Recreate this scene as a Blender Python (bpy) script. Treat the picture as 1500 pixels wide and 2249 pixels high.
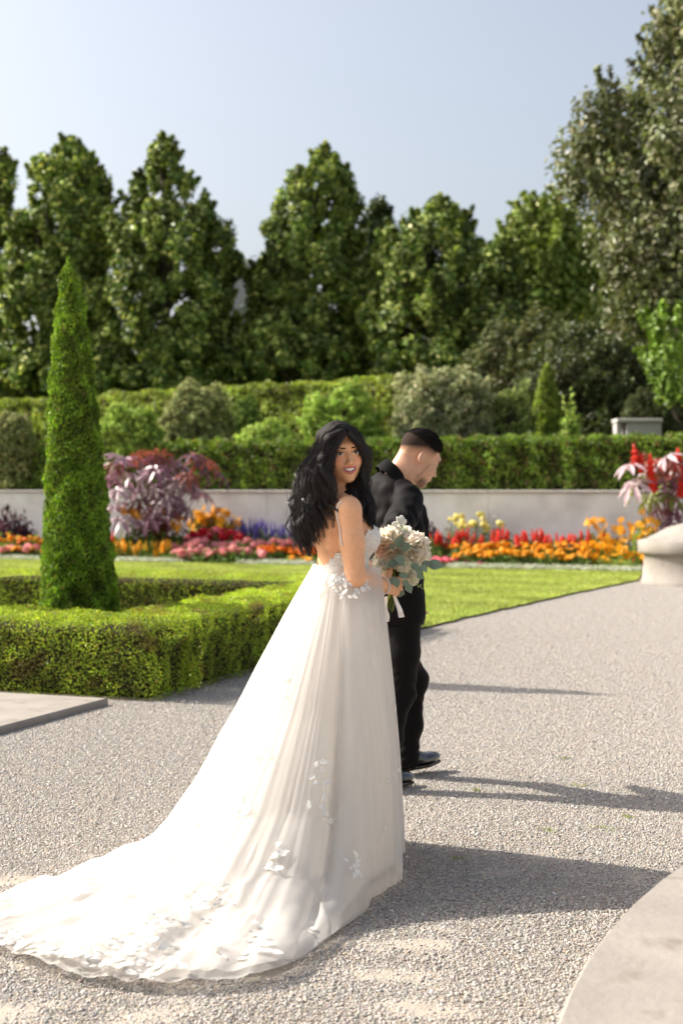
import bpy, math, random
import numpy as np
from mathutils import Vector, Matrix

for o in list(bpy.data.objects):
    bpy.data.objects.remove(o, do_unlink=True)
scene = bpy.context.scene
col = scene.collection
rng = np.random.default_rng(11)
random.seed(5)

# ------------------------------------------------------------------ camera
FOC = 3123.0                       # focal length in photo pixels (50 mm on a 36 mm tall frame)
CAM_Z = 1.45
PITCH = math.atan((1124.5 - 1075.0) / FOC)
cam_data = bpy.data.cameras.new("camera")
cam_data.sensor_fit = 'VERTICAL'
cam_data.sensor_height = 36.0
cam_data.lens = 50.0
cam_data.clip_start = 0.1
cam_data.clip_end = 2000.0
cam_data.dof.use_dof = True
cam_data.dof.focus_distance = 5.45
cam_data.dof.aperture_fstop = 2.9
cam = bpy.data.objects.new("camera", cam_data)
cam.location = (0, 0, CAM_Z)
cam.rotation_euler = (math.pi / 2 - PITCH, 0, 0)
col.objects.link(cam)
scene.camera = cam

# ------------------------------------------------------------------ light
SUN_EL = math.radians(37.6)
sx, sy = 0.949, -0.316             # way the sunlight travels over the ground
sun_dir = Vector((sx * math.cos(SUN_EL), sy * math.cos(SUN_EL), -math.sin(SUN_EL))).normalized()
sun_data = bpy.data.lights.new("sun", 'SUN')
sun_data.energy = 3.5
sun_data.angle = math.radians(0.55)
sun_data.color = (1.0, 0.93, 0.82)
sun = bpy.data.objects.new("sun", sun_data)
sun.rotation_euler = sun_dir.to_track_quat('-Z', 'Y').to_euler()
sun.location = (-20, 10, 30)
col.objects.link(sun)

world = bpy.data.worlds.new("World")
scene.world = world
world.use_nodes = True
wn = world.node_tree
wn.nodes.clear()
w_out = wn.nodes.new('ShaderNodeOutputWorld')
w_bg = wn.nodes.new('ShaderNodeBackground')
w_sky = wn.nodes.new('ShaderNodeTexSky')
w_sky.sky_type = 'NISHITA'
w_sky.sun_disc = False
w_sky.sun_elevation = SUN_EL
w_sky.sun_rotation = math.atan2(-sx, -sy)
w_sky.air_density = 1.0
w_sky.dust_density = 5.0
w_sky.ozone_density = 1.0
w_bg.inputs['Strength'].default_value = 0.09
w_hs = wn.nodes.new('ShaderNodeHueSaturation')      # late summer haze: a paler, greyer blue
w_hs.inputs['Saturation'].default_value = 0.60
wn.links.new(w_sky.outputs[0], w_hs.inputs['Color'])
wn.links.new(w_hs.outputs[0], w_bg.inputs['Color'])
wn.links.new(w_bg.outputs[0], w_out.inputs['Surface'])

scene.view_settings.view_transform = 'Standard'
scene.view_settings.look = 'None'
scene.view_settings.exposure = 1.3
scene.view_settings.gamma = 1.0
scene.view_settings.use_curve_mapping = False
scene.render.engine = 'CYCLES'
scene.cycles.use_denoising = True
scene.cycles.max_bounces = 8
scene.cycles.transparent_max_bounces = 16
scene.cycles.caustics_reflective = False
scene.cycles.caustics_refractive = False

# ------------------------------------------------------------------ helpers
def ray(px, py):
    u = (px - 750.0) / FOC
    v = (1124.5 - py) / FOC
    return np.array([u, math.cos(PITCH) + v * math.sin(PITCH), v * math.cos(PITCH) - math.sin(PITCH)])

def at(px, py, Y):
    """point of the place that stands Y metres into the garden, seen at a photo pixel"""
    d = ray(px, py)
    return np.array([0, 0, CAM_Z]) + d * (Y / d[1])

def on(px, py, z=0.0):
    d = ray(px, py)
    return np.array([0, 0, CAM_Z]) + d * ((z - CAM_Z) / d[2])

def project(P):
    P = np.asarray(P, float)
    x, y, z = P[..., 0], P[..., 1], P[..., 2] - CAM_Z
    c, s = math.cos(PITCH), math.sin(PITCH)
    dep = y * c - z * s
    up = y * s + z * c
    return np.stack([750 + FOC * x / dep, 1124.5 - FOC * up / dep], -1)

def unit(v):
    v = np.asarray(v, float)
    return v / np.maximum(np.linalg.norm(v, axis=-1, keepdims=True), 1e-9)

class Noise:
    """smooth pseudo noise, a sum of sines, about -1..1"""
    def __init__(self, seed, scale, n=9):
        r = np.random.default_rng(seed)
        k = r.normal(size=(n, 3))
        k = unit(k) * (r.uniform(.6, 1.9, n)[:, None])
        self.k = k * 2 * math.pi / scale
        self.p = r.uniform(0, 6.28, n)
        self.a = 1 / np.sqrt(n) * 1.2
    def __call__(self, P):
        P = np.asarray(P, float)
        out = np.zeros(P.shape[:-1])
        for k, p in zip(self.k, self.p):
            out += np.sin(P @ k + p)
        return out * self.a

def make_mesh(name, V, faces, smooth=False, colr=None, midx=None):
    """V (n,3); faces: one (m,3|4) array or a list of such arrays"""
    if isinstance(faces, np.ndarray):
        faces = [faces]
    faces = [np.asarray(f, np.int32) for f in faces if len(f)]
    me = bpy.data.meshes.new(name)
    V = np.asarray(V, np.float32)
    me.vertices.add(len(V))
    me.vertices.foreach_set('co', V.ravel())
    loops = np.concatenate([f.ravel() for f in faces])
    sizes = np.concatenate([np.full(len(f), f.shape[1], np.int32) for f in faces])
    starts = np.concatenate([[0], np.cumsum(sizes)[:-1]]).astype(np.int32)
    me.loops.add(len(loops))
    me.loops.foreach_set('vertex_index', loops)
    me.polygons.add(len(sizes))
    me.polygons.foreach_set('loop_start', starts)
    if midx is not None:
        me.polygons.foreach_set('material_index', np.asarray(midx, np.int32))
    me.polygons.foreach_set('use_smooth', np.full(len(sizes), bool(smooth)))
    me.update(calc_edges=True)
    if colr is not None:
        ca = me.color_attributes.new('Col', 'FLOAT_COLOR', 'POINT')
        c4 = np.ones((len(V), 4), np.float32)
        c4[:, :3] = colr
        ca.data.foreach_set('color', c4.ravel())
    return me

def obj(name, me, mats, parent=None, loc=None, rot=None):
    o = bpy.data.objects.new(name, me)
    if mats is not None and len(me.materials) == 0:
        for m in (mats if isinstance(mats, (list, tuple)) else [mats]):
            me.materials.append(m)
    col.objects.link(o)
    if parent is not None:
        o.parent = parent
    if loc is not None:
        o.location = loc
    if rot is not None:
        o.rotation_euler = rot
    return o

def tag(o, label=None, cat=None, group=None, kind=None):
    if label: o['label'] = label
    if cat: o['category'] = cat
    if group: o['group'] = group
    if kind: o['kind'] = kind
    return o

def thing(name, label, cat, loc=(0, 0, 0), rotz=0.0, group=None):
    o = bpy.data.objects.new(name, None)
    o.empty_display_size = 0.1
    o.location = loc
    o.rotation_euler = (0, 0, rotz)
    col.objects.link(o)
    return tag(o, label, cat, group)

def copy_tree(src, parent=None):
    c = src.copy()
    col.objects.link(c)
    if parent is not None:
        c.parent = parent
    for ch in list(src.children):
        copy_tree(ch, c)
    return c

class MB:
    """collects vertices and faces"""
    def __init__(self):
        self.v = []; self.f3 = []; self.f4 = []; self.c = []; self.n = 0
    def add(self, V, F, c=None):
        V = np.asarray(V, float); F = np.asarray(F)
        self.v.append(V)
        (self.f3 if F.shape[1] == 3 else self.f4).append(F + self.n)
        if c is not None:
            self.c.append(np.broadcast_to(np.asarray(c, float), (len(V), 3)))
        self.n += len(V)
    def box(self, lo, hi, bev=0.0, c=None):
        x0, y0, z0 = lo; x1, y1, z1 = hi
        b = bev
        if b <= 0:
            V = [(x0,y0,z0),(x1,y0,z0),(x1,y1,z0),(x0,y1,z0),(x0,y0,z1),(x1,y0,z1),(x1,y1,z1),(x0,y1,z1)]
            F = [(0,3,2,1),(4,5,6,7),(0,1,5,4),(1,2,6,5),(2,3,7,6),(3,0,4,7)]
            self.add(V, F, c)
        else:
            rings = [(b, z0), (0, z0 + b), (0, z1 - b), (b, z1)]
            V = []
            for i, z in rings:
                V += [(x0+i,y0+b,z),(x0+b,y0+i,z),(x1-b,y0+i,z),(x1-i,y0+b,z),(x1-i,y1-b,z),(x1-b,y1-i,z),(x0+b,y1-i,z),(x0+i,y1-b,z)] if i == 0 else \
                     [(x0+b,y0+b,z),(x0+b,y0+b,z),(x1-b,y0+b,z),(x1-b,y0+b,z),(x1-b,y1-b,z),(x1-b,y1-b,z),(x0+b,y1-b,z),(x0+b,y1-b,z)]
            F = []
            for k in range(3):
                for j in range(8):
                    F.append((k*8+j, k*8+(j+1) % 8, (k+1)*8+(j+1) % 8, (k+1)*8+j))
            F.append((0, 6, 4, 2)); F.append((24, 26, 28, 30))
            self.add(V, F, c)
    def tube(self, pts, rad, sides=6, c=None, cap=True):
        pts = np.asarray(pts, float)
        n = len(pts)
        rad = np.broadcast_to(np.asarray(rad, float), (n,))
        T = unit(np.gradient(pts, axis=0))
        ref = np.array([0, 0, 1.0]) if abs(T[0][2]) < .9 else np.array([1.0, 0, 0])
        U = unit(np.cross(T, ref)); W = np.cross(T, U)
        a = np.linspace(0, 2*math.pi, sides, endpoint=False)
        V = pts[:, None] + rad[:, None, None] * (np.cos(a)[None, :, None]*U[:, None] + np.sin(a)[None, :, None]*W[:, None])
        V = V.reshape(-1, 3)
        i = np.arange(n-1)[:, None]*sides; j = np.arange(sides)[None]
        F = np.stack([i+j, i+(j+1) % sides, i+sides+(j+1) % sides, i+sides+j], -1).reshape(-1, 4)
        if cap:
            V = np.concatenate([V, pts[:1], pts[-1:]])
            k = np.arange(sides)
            c0, c1 = n*sides, n*sides+1
            F3 = np.concatenate([np.stack([np.full(sides, c0), (k+1) % sides, k], -1),
                                 np.stack([np.full(sides, c1), (n-1)*sides+k, (n-1)*sides+(k+1) % sides], -1)])
            base = self.n
            self.add(V, F, c)
            self.f3.append(F3 + base)
        else:
            self.add(V, F, c)
    def lathe(self, prof, sides=32, center=(0, 0), c=None, wob=None):
        prof = np.asarray(prof, float)
        a = np.linspace(0, 2*math.pi, sides, endpoint=False)
        V = np.stack([center[0] + prof[:, 0, None]*np.cos(a), center[1] + prof[:, 0, None]*np.sin(a), np.broadcast_to(prof[:, 1, None], (len(prof), sides))], -1).reshape(-1, 3)
        i = np.arange(len(prof)-1)[:, None]*sides; j = np.arange(sides)[None]
        F = np.stack([i+j, i+(j+1) % sides, i+sides+(j+1) % sides, i+sides+j], -1).reshape(-1, 4)
        self.add(V, F, c)
    def mesh(self, name, smooth=False):
        V = np.concatenate(self.v)
        fs = []
        if self.f4: fs.append(np.concatenate(self.f4))
        if self.f3: fs.append(np.concatenate(self.f3))
        return make_mesh(name, V, fs, smooth, np.concatenate(self.c) if self.c else None)

def grid_faces(nu, nv, wrap_v=False):
    i = np.arange(nu-1)[:, None]; j = np.arange(nv if wrap_v else nv-1)[None]
    jn = (j+1) % nv
    return np.stack([i*nv+j, i*nv+jn, (i+1)*nv+jn, (i+1)*nv+j], -1).reshape(-1, 4)

# ---- materials
MATS = {}
def mat(name, base, rough=.7, spec=.3, var=0.0, scale=6.0, bump=0.0, bscale=60.0, trans=0.0, attr=False, objrand=0.0,
        sheen=0.0, coat=0.0, sss=0.0, detail=4.0, stains=None, tcol=None, bdist=.01):
    m = bpy.data.materials.new(name)
    m.use_nodes = True
    nt = m.node_tree
    bs = nt.nodes['Principled BSDF']
    out = nt.nodes['Material Output']
    L = nt.links.new
    bs.inputs['Roughness'].default_value = rough
    bs.inputs['Specular IOR Level'].default_value = spec
    bs.inputs['Base Color'].default_value = (*base, 1)
    cur = None
    tc = nt.nodes.new('ShaderNodeTexCoord')
    if attr:
        at_ = nt.nodes.new('ShaderNodeAttribute'); at_.attribute_name = 'Col'
        mx = nt.nodes.new('ShaderNodeMix'); mx.data_type = 'RGBA'; mx.blend_type = 'MULTIPLY'
        mx.inputs['Factor'].default_value = 1
        mx.inputs['A'].default_value = (*base, 1)
        L(at_.outputs['Color'], mx.inputs['B'])
        cur = mx.outputs['Result']
    if var > 0:
        nz = nt.nodes.new('ShaderNodeTexNoise'); nz.inputs['Scale'].default_value = scale; nz.inputs['Detail'].default_value = detail
        L(tc.outputs['Object'], nz.inputs['Vector'])
        mr = nt.nodes.new('ShaderNodeMapRange')
        mr.inputs['From Min'].default_value = .3; mr.inputs['From Max'].default_value = .7
        mr.inputs['To Min'].default_value = 1-var; mr.inputs['To Max'].default_value = 1+var
        L(nz.outputs['Fac'], mr.inputs['Value'])
        mv = nt.nodes.new('ShaderNodeMix'); mv.data_type = 'RGBA'; mv.blend_type = 'MULTIPLY'
        mv.inputs['Factor'].default_value = 1
        if cur is None: mv.inputs['A'].default_value = (*base, 1)
        else: L(cur, mv.inputs['A'])
        cb = nt.nodes.new('ShaderNodeCombineColor')
        for k in range(3): L(mr.outputs[0], cb.inputs[k])
        L(cb.outputs[0], mv.inputs['B'])
        cur = mv.outputs['Result']
    if stains is not None:
        scol, sscale, lo, hi = stains
        nz2 = nt.nodes.new('ShaderNodeTexNoise'); nz2.inputs['Scale'].default_value = sscale; nz2.inputs['Detail'].default_value = 6
        L(tc.outputs['Object'], nz2.inputs['Vector'])
        mr2 = nt.nodes.new('ShaderNodeMapRange'); mr2.inputs['From Min'].default_value = lo; mr2.inputs['From Max'].default_value = hi
        L(nz2.outputs['Fac'], mr2.inputs['Value'])
        ms = nt.nodes.new('ShaderNodeMix'); ms.data_type = 'RGBA'
        L(mr2.outputs[0], ms.inputs['Factor'])
        if cur is None: ms.inputs['A'].default_value = (*base, 1)
        else: L(cur, ms.inputs['A'])
        ms.inputs['B'].default_value = (*scol, 1)
        cur = ms.outputs['Result']
    if objrand > 0:
        oi = nt.nodes.new('ShaderNodeObjectInfo')
        hs = nt.nodes.new('ShaderNodeHueSaturation')
        mr3 = nt.nodes.new('ShaderNodeMapRange'); mr3.inputs['To Min'].default_value = 1-objrand; mr3.inputs['To Max'].default_value = 1+objrand
        L(oi.outputs['Random'], mr3.inputs['Value']); L(mr3.outputs[0], hs.inputs['Value'])
        if cur is None: hs.inputs['Color'].default_value = (*base, 1)
        else: L(cur, hs.inputs['Color'])
        cur = hs.outputs['Color']
    if cur is not None:
        L(cur, bs.inputs['Base Color'])
    if bump > 0:
        nb = nt.nodes.new('ShaderNodeTexNoise'); nb.inputs['Scale'].default_value = bscale; nb.inputs['Detail'].default_value = 5
        L(tc.outputs['Object'], nb.inputs['Vector'])
        bp = nt.nodes.new('ShaderNodeBump'); bp.inputs['Strength'].default_value = bump; bp.inputs['Distance'].default_value = bdist
        L(nb.outputs['Fac'], bp.inputs['Height'])
        L(bp.outputs[0], bs.inputs['Normal'])
    if sheen: bs.inputs['Sheen Weight'].default_value = sheen
    if coat: bs.inputs['Coat Weight'].default_value = coat; bs.inputs['Coat Roughness'].default_value = .08
    if sss:
        bs.inputs['Subsurface Weight'].default_value = sss
        bs.inputs['Subsurface Radius'].default_value = (1, .35, .2)
        bs.inputs['Subsurface Scale'].default_value = .006
    if trans > 0:
        tr = nt.nodes.new('ShaderNodeBsdfTranslucent')
        ms = nt.nodes.new('ShaderNodeMixShader'); ms.inputs[0].default_value = trans
        if cur is not None:
            if tcol is not None:
                mt = nt.nodes.new('ShaderNodeMix'); mt.data_type = 'RGBA'; mt.blend_type = 'MULTIPLY'; mt.inputs['Factor'].default_value = 1
                L(cur, mt.inputs['A']); mt.inputs['B'].default_value = (*tcol, 1); L(mt.outputs['Result'], tr.inputs['Color'])
            else: L(cur, tr.inputs['Color'])
        else:
            tr.inputs['Color'].default_value = (*base, 1)
        L(bs.outputs[0], ms.inputs[1]); L(tr.outputs[0], ms.inputs[2])
        L(ms.outputs[0], out.inputs['Surface'])
    MATS[name] = m
    return m

# ---- foliage helpers
def leaves(pos, nrm, length, width, colr, fold=.25, along=None, r=rng):
    """many leaf faces: folded diamonds of 2 triangles. returns V, F(tri), C"""
    n = len(pos)
    nrm = unit(nrm)
    rv = r.normal(size=(n, 3)) if along is None else along
    ax = unit(rv - (rv * nrm).sum(-1, keepdims=True) * nrm * .8)
    sd = unit(np.cross(nrm, ax))
    up = np.cross(ax, sd)
    L = np.broadcast_to(np.asarray(length, float), (n,))[:, None]
    Wd = np.broadcast_to(np.asarray(width, float), (n,))[:, None]
    b = pos - ax * L * .5
    t = pos + ax * L * .5 - up * L * .06
    m1 = pos + sd * Wd * .5 + up * Wd * fold
    m2 = pos - sd * Wd * .5 + up * Wd * fold
    V = np.stack([b, m1, t, m2], 1).reshape(-1, 3)
    k = np.arange(n) * 4
    F = np.concatenate([np.stack([k, k+1, k+2], -1), np.stack([k, k+2, k+3], -1)])
    C = np.repeat(np.broadcast_to(np.asarray(colr, float), (n, 3)), 4, 0)
    return V, F, C

def pick_cols(n, cols, weights=None, jit=.15, r=rng):
    cols = np.asarray(cols, float)
    idx = r.choice(len(cols), n, p=weights)
    return np.clip(cols[idx] * (1 + r.normal(0, jit, (n, 1))) * (1 + r.normal(0, jit*.3, (n, 3))), .003, .95)

def box_surface(n, half, rnd, faces=('x-', 'x+', 'y-', 'y+', 'z+'), r=rng):
    """points and normals on a rounded box centred at 0"""
    hx, hy, hz = half
    area = {'x-': hy*hz, 'x+': hy*hz, 'y-': hx*hz, 'y+': hx*hz, 'z+': hx*hy}
    a = np.array([area[f] for f in faces]); a = a / a.sum()
    idx = r.choice(len(faces), n, p=a)
    P = r.uniform(-1, 1, (n, 3)) * np.array(half)
    for i, f in enumerate(faces):
        s = idx == i
        ax = 'xyz'.index(f[0])
        P[s, ax] = half[ax] * (1 if f[1] == '+' else -1)
    lim = np.maximum(np.array(half) - rnd, 1e-3)
    q = np.clip(P, -lim, lim)
    q[:, 2] = np.minimum(np.maximum(P[:, 2], -half[2]), lim[2])
    d = unit(P - q)
    return q + d * rnd, d

# ================================================================== GROUND
# x / y coordinates of one sheet that reaches the horizon and is finer near the camera
gx = np.concatenate([[-600, -200, -60, -20, -8], np.linspace(-4, 4, 121), [8, 20, 60, 200, 600]])
gy = np.concatenate([[-300, -60, -10, 0], np.linspace(2.5, 14, 171), np.linspace(15, 24, 10), [40, 90, 250, 900]])
GX, GY = np.meshgrid(gx, gy, indexing='ij')
gP = np.stack([GX, GY, np.zeros_like(GX)], -1)
n1, n2, n3 = Noise(1, .55), Noise(2, .16), Noise(3, 1.9)
near = (np.abs(GX) < 4.01) & (GY > 2.4) & (GY < 14.1)
lift = np.clip(n1(gP)*.55 + n2(gP)*.35 + n3(gP)*.5 - .25, -.6, 1.4)
lift = lift * np.clip((7.4 - GY)/2.6, .12, 1)
patch = np.clip(Noise(6, 1.1)(gP)*.9 + Noise(7, .35)(gP)*.6 - .25, 0, 1)*np.clip((6.3-GY)/1.8, 0, 1)
gP[..., 2] = np.where(near, .0034 * lift + .0062*patch, 0.0) - .0015
sand = mat('gravel_sand', (.40, .345, .285), rough=.95, spec=.1, var=.16, scale=9, bump=.6, bscale=220, detail=8, bdist=.006)
g_me = make_mesh('gravel_path', gP.reshape(-1, 3), grid_faces(len(gx), len(gy))[:, ::-1].copy(), True)
tag(obj('gravel_path', g_me, sand), kind='structure')

# loose pebbles, one tile of stones repeated over the walked area by geometry nodes
def ico():
    t = (1 + 5**.5) / 2
    V = unit(np.array([(-1,t,0),(1,t,0),(-1,-t,0),(1,-t,0),(0,-1,t),(0,1,t),(0,-1,-t),(0,1,-t),(t,0,-1),(t,0,1),(-t,0,-1),(-t,0,1)], float))
    F = np.array([(0,11,5),(0,5,1),(0,1,7),(0,7,10),(0,10,11),(1,5,9),(5,11,4),(11,10,2),(10,7,6),(7,1,8),(3,9,4),(3,4,2),(3,2,6),(3,6,8),(3,8,9),(4,9,5),(2,4,11),(6,2,10),(8,6,7),(9,8,1)])
    return V, F
IV, IF = ico()
TILE = .5
gs = .0068
k = int(TILE / gs)
a, b = np.meshgrid(np.arange(k), np.arange(k), indexing='ij')
pc = (np.stack([a, b], -1).reshape(-1, 2) + .5 + rng.uniform(-.42, .42, (k*k, 2))) * gs - TILE/2
keep = rng.random(len(pc)) < .93
pc = pc[keep]; npb = len(pc)
sz = rng.lognormal(math.log(.0039), .32, npb).clip(.002, .0092)
ell = np.stack([sz*rng.uniform(.9, 1.35, npb), sz*rng.uniform(.75, 1.05, npb), sz*rng.uniform(.40, .68, npb)], -1)
ang = rng.uniform(0, 6.28, npb); til = rng.normal(0, .3, npb)
PV = IV[None] * ell[:, None] * rng.uniform(.86, 1.12, (npb, 12, 1))
ct, st = np.cos(til)[:, None], np.sin(til)[:, None]
x, z = PV[..., 0]*ct - PV[..., 2]*st, PV[..., 0]*st + PV[..., 2]*ct
ca, sa = np.cos(ang)[:, None], np.sin(ang)[:, None]
PV = np.stack([x*ca - PV[..., 1]*sa, x*sa + PV[..., 1]*ca, z], -1)
PV[..., :2] += pc[:, None]
PV[..., 2] += (sz*.22 + rng.uniform(-.001, .0018, npb))[:, None]
pcol = pick_cols(npb, np.array([(.47,.43,.385), (.42,.395,.37), (.54,.495,.44), (.33,.315,.305), (.56,.46,.36), (.62,.59,.55), (.43,.345,.29)])*.80, [.33,.22,.22,.07,.08,.05,.03], .08)
PF = (IF[None] + (np.arange(npb)*12)[:, None, None]).reshape(-1, 3)
peb_me = make_mesh('gravel_stones', PV.reshape(-1, 3), PF, True, np.repeat(pcol, 12, 0))
peb_mat = mat('pebble', (1, 1, 1), rough=.75, spec=.3, attr=True)
peb_me.materials.append(peb_mat)
gravel = obj('gravel_stones', peb_me, None)
tag(gravel, 'loose pale grey and beige pebbles covering the garden path', 'gravel', kind='stuff')
ng = bpy.data.node_groups.new('gravel_tiles', 'GeometryNodeTree')
ng.interface.new_socket('Geometry', in_out='INPUT', socket_type='NodeSocketGeometry')
ng.interface.new_socket('Geometry', in_out='OUTPUT', socket_type='NodeSocketGeometry')
N = ng.nodes.new
gi, go = N('NodeGroupInput'), N('NodeGroupOutput')
gr = N('GeometryNodeMeshGrid')
nxs, nys = 21, 42
gr.inputs['Size X'].default_value = (nxs-1)*TILE; gr.inputs['Size Y'].default_value = (nys-1)*TILE
gr.inputs['Vertices X'].default_value = nxs; gr.inputs['Vertices Y'].default_value = nys
tr = N('GeometryNodeTransform'); tr.inputs['Translation'].default_value = (.1, 3.6 + (nys-1)*TILE/2, 0)
ip = N('GeometryNodeInstanceOnPoints')
rv = N('FunctionNodeRandomValue'); rv.data_type = 'INT'
rv.inputs[4].default_value = 0; rv.inputs[5].default_value = 3
mm = N('ShaderNodeMath'); mm.operation = 'MULTIPLY'; mm.inputs[1].default_value = math.pi/2
cx = N('ShaderNodeCombineXYZ')
ln = ng.links.new
ln(gr.outputs['Mesh'], tr.inputs['Geometry']); ln(tr.outputs[0], ip.inputs['Points'])
ln(gi.outputs[0], ip.inputs['Instance'])
ln(rv.outputs[2], mm.inputs[0]); ln(mm.outputs[0], cx.inputs['Z']); ln(cx.outputs[0], ip.inputs['Rotation'])
ln(ip.outputs[0], go.inputs[0])
gravel.modifiers.new('tiles', 'NODES').node_group = ng

# ------------------------------------------------------------------ lawn
LZ = .026
# the beds, the wall and the hedges follow one garden grid turned a little from the view
E1 = np.array([.94, -.342]); E2 = np.array([.342, .94])
BED0 = on(1300, 1258, 0)[:2]                 # a point of the front edge of the flower bed
def bed(px, v):
    """point of the bed, v metres behind its front edge, in the direction of a photo column"""
    k = (px-750.0)/FOC
    p = BED0 + E2*v
    # p + s*E1 = (k*Y, Y)
    s = (k*p[1] - p[0]) / (E1[0] - k*E1[1])
    return p + E1*s
BDEP = 3.0
la, lb = on(920, 1385, 0)[:2], on(1400, 1277, 0)[:2]
lawn_pts = [tuple(p) for p in (bed(-900, .05), (-9, 15.5), (-.2, 12.4), la, *[la*(1-t)+lb*t+np.array([-.05, .05])*math.sin(math.pi*t)+rng.normal(0, .012, 2) for t in np.linspace(.04, .96, 40)], lb, bed(1412, .05))]
mb = MB()
npnt = len(lawn_pts)
top = [(x, y, LZ) for x, y in lawn_pts]; bot = [(x, y, -.01) for x, y in lawn_pts]
me = bpy.data.meshes.new('lawn')
me.from_pydata(top + bot, [], [tuple(range(npnt))] + [(i, i+npnt, (i+1) % npnt+npnt, (i+1) % npnt) for i in range(npnt)])
me.update()
lawn_m = mat('lawn_soil_grass', (.22, .27, .06), rough=.9, spec=.1, var=.25, scale=2.2, bump=.5, bscale=120)
soil_m = mat('dark_soil', (.06, .042, .03), rough=.95, spec=.1, var=.35, scale=14, bump=.8, bscale=60)
me.materials.append(lawn_m); me.materials.append(soil_m)
for p in me.polygons:
    if p.index > 0: p.material_index = 1
tag(obj('lawn', me, None), kind='structure')

def in_poly(P, poly):
    x, y = P[:, 0], P[:, 1]
    ins = np.zeros(len(P), bool)
    j = len(poly)-1
    for i in range(len(poly)):
        xi, yi = poly[i]; xj, yj = poly[j]
        c = ((yi > y) != (yj > y)) & (x < (xj-xi)*(y-yi)/(yj-yi+1e-12)+xi)
        ins ^= c
        j = i
    return ins
gp = np.stack([rng.uniform(-8, 6, 300000), rng.uniform(12, 29.5, 300000)], -1)
gp = gp[in_poly(gp, lawn_pts)]
gp = gp[np.abs(gp[:, 0]) < gp[:, 1]*.26+.4]
n = len(gp)
h = rng.uniform(.02, .05, n); an = rng.uniform(0, 6.28, n); lean = rng.normal(0, .016, (n, 2))
w = .010
base = np.stack([gp[:, 0], gp[:, 1], np.full(n, LZ-.003)], -1)
s = np.stack([np.cos(an)*w, np.sin(an)*w, np.zeros(n)], -1)
tip = base + np.stack([lean[:, 0], lean[:, 1], h], -1)
V = np.stack([base-s, base+s, tip], 1).reshape(-1, 3)
gn = Noise(8, 1.3)(base)
gc = pick_cols(n, [(.37,.44,.085), (.43,.48,.11), (.30,.38,.07), (.48,.46,.18)], [.4,.3,.22,.08], .14) * (1+.14*gn[:, None])
grass_m = mat('grass_blade', (1, 1, 1), rough=.55, spec=.25, attr=True, trans=.45)
grass = obj('grass', make_mesh('grass', V, np.arange(3*n).reshape(-1, 3), False, np.repeat(gc, 3, 0)), grass_m)
tag(grass, 'short mown green grass of the lawn behind the couple', 'grass', kind='stuff')

# flower bed earth
me = bpy.data.meshes.new('flower_bed')
bp = [tuple(p) for p in (bed(-500, 0), bed(1420, 0), bed(1420, -.6), BED0+E1*8-E2*.6, BED0+E1*8+E2*BDEP, BED0-E1*24+E2*BDEP)]
me.from_pydata([(x, y, .05) for x, y in bp], [], [tuple(range(6))]); me.update()
tag(obj('flower_bed', me, soil_m), kind='structure')

# upper terrace behind the wall
TZ = 1.36
me = bpy.data.meshes.new('upper_terrace')
me.from_pydata([(*(BED0+E1*300+E2*(BDEP+.15)), TZ), (*(BED0+E1*300+E2*700), TZ), (*(BED0-E1*300+E2*700), TZ), (*(BED0-E1*300+E2*(BDEP+.15)), TZ)][::1], [], [(0, 1, 2, 3)]); me.update()
terr_m = mat('terrace_turf', (.07, .10, .03), rough=.95, spec=.1, var=.3, scale=.8, bump=.5, bscale=20)
tag(obj('upper_terrace', me, terr_m), kind='structure')

# ------------------------------------------------------------------ stone pieces
conc = mat('wall_concrete', (.82, .785, .745), rough=.9, spec=.15, var=.16, scale=1.6, bump=.35, bscale=35, detail=8, stains=((.64, .60, .555), 1.1, .52, .78))
stone = mat('pale_limestone', (.295, .265, .235), rough=.85, spec=.2, var=.13, scale=3.0, bump=.3, bscale=45, detail=8, stains=((.22, .19, .16), 9.0, .57, .74))
stone2 = mat('terrace_stone', (.50, .465, .43), rough=.85, spec=.2, var=.14, scale=2.5, bump=.3, bscale=40)

wall = thing('retaining_wall', 'long pale grey concrete retaining wall behind the flower beds', 'wall', (*(BED0+E2*(BDEP+.2)), 0), math.atan2(E1[1], E1[0]))
jx = [-24, -17.5, -12.2, -7.4, -2.6, 2.1, 6.8, 12]
for i in range(len(jx)-1):
    mb = MB(); mb.box((jx[i]+.004, -.2, -.02), (jx[i+1]-.004, .2, 1.38), .006)
    obj('panel', mb.mesh('panel'), conc, wall)
    mb = MB(); mb.box((jx[i]+.004, -.235, 1.382), (jx[i+1]-.004, .235, 1.435), .012)
    obj('coping', mb.mesh('coping'), stone2, wall)

# left paving slab: polygon edges seen at the lower left
def slab(name, pts, z0, z1, m, parent=None, bev=.012):
    pts = np.asarray(pts, float); n = len(pts)
    c = pts.mean(0)
    d = np.roll(pts, -1, 0) - np.roll(pts, 1, 0)
    nrm = unit(np.stack([d[:, 1], -d[:, 0]], -1))
    inn = pts - nrm*bev
    rings = [np.c_[pts, np.full(n, z0)], np.c_[pts, np.full(n, z1-bev)], np.c_[inn, np.full(n, z1)]]
    V = np.concatenate(rings)
    F = grid_faces(3, n, True)
    me = bpy.data.meshes.new(name)
    me.from_pydata(V.tolist(), [], F.tolist() + [tuple(range(2*n, 3*n))]); me.update()
    return obj(name, me, m, parent)
A = on(238, 1533, .05); Bp = on(0, 1596, .05)
dv = unit((Bp - A)[:2])
A2 = np.array([-1.62, 8.93])
slabt = thing('paving_slab', 'flat pale stone paving slab beside the clipped box hedge at the left edge', 'paving slab', (0, 0, 0))
p0 = A[:2]; p1 = p0 + dv*1.35
back = -E1
slab('slab', [p1, p0, p0 + back*1.5, p1 + back*1.5][::1], -.01, .05, stone, slabt)

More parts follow.
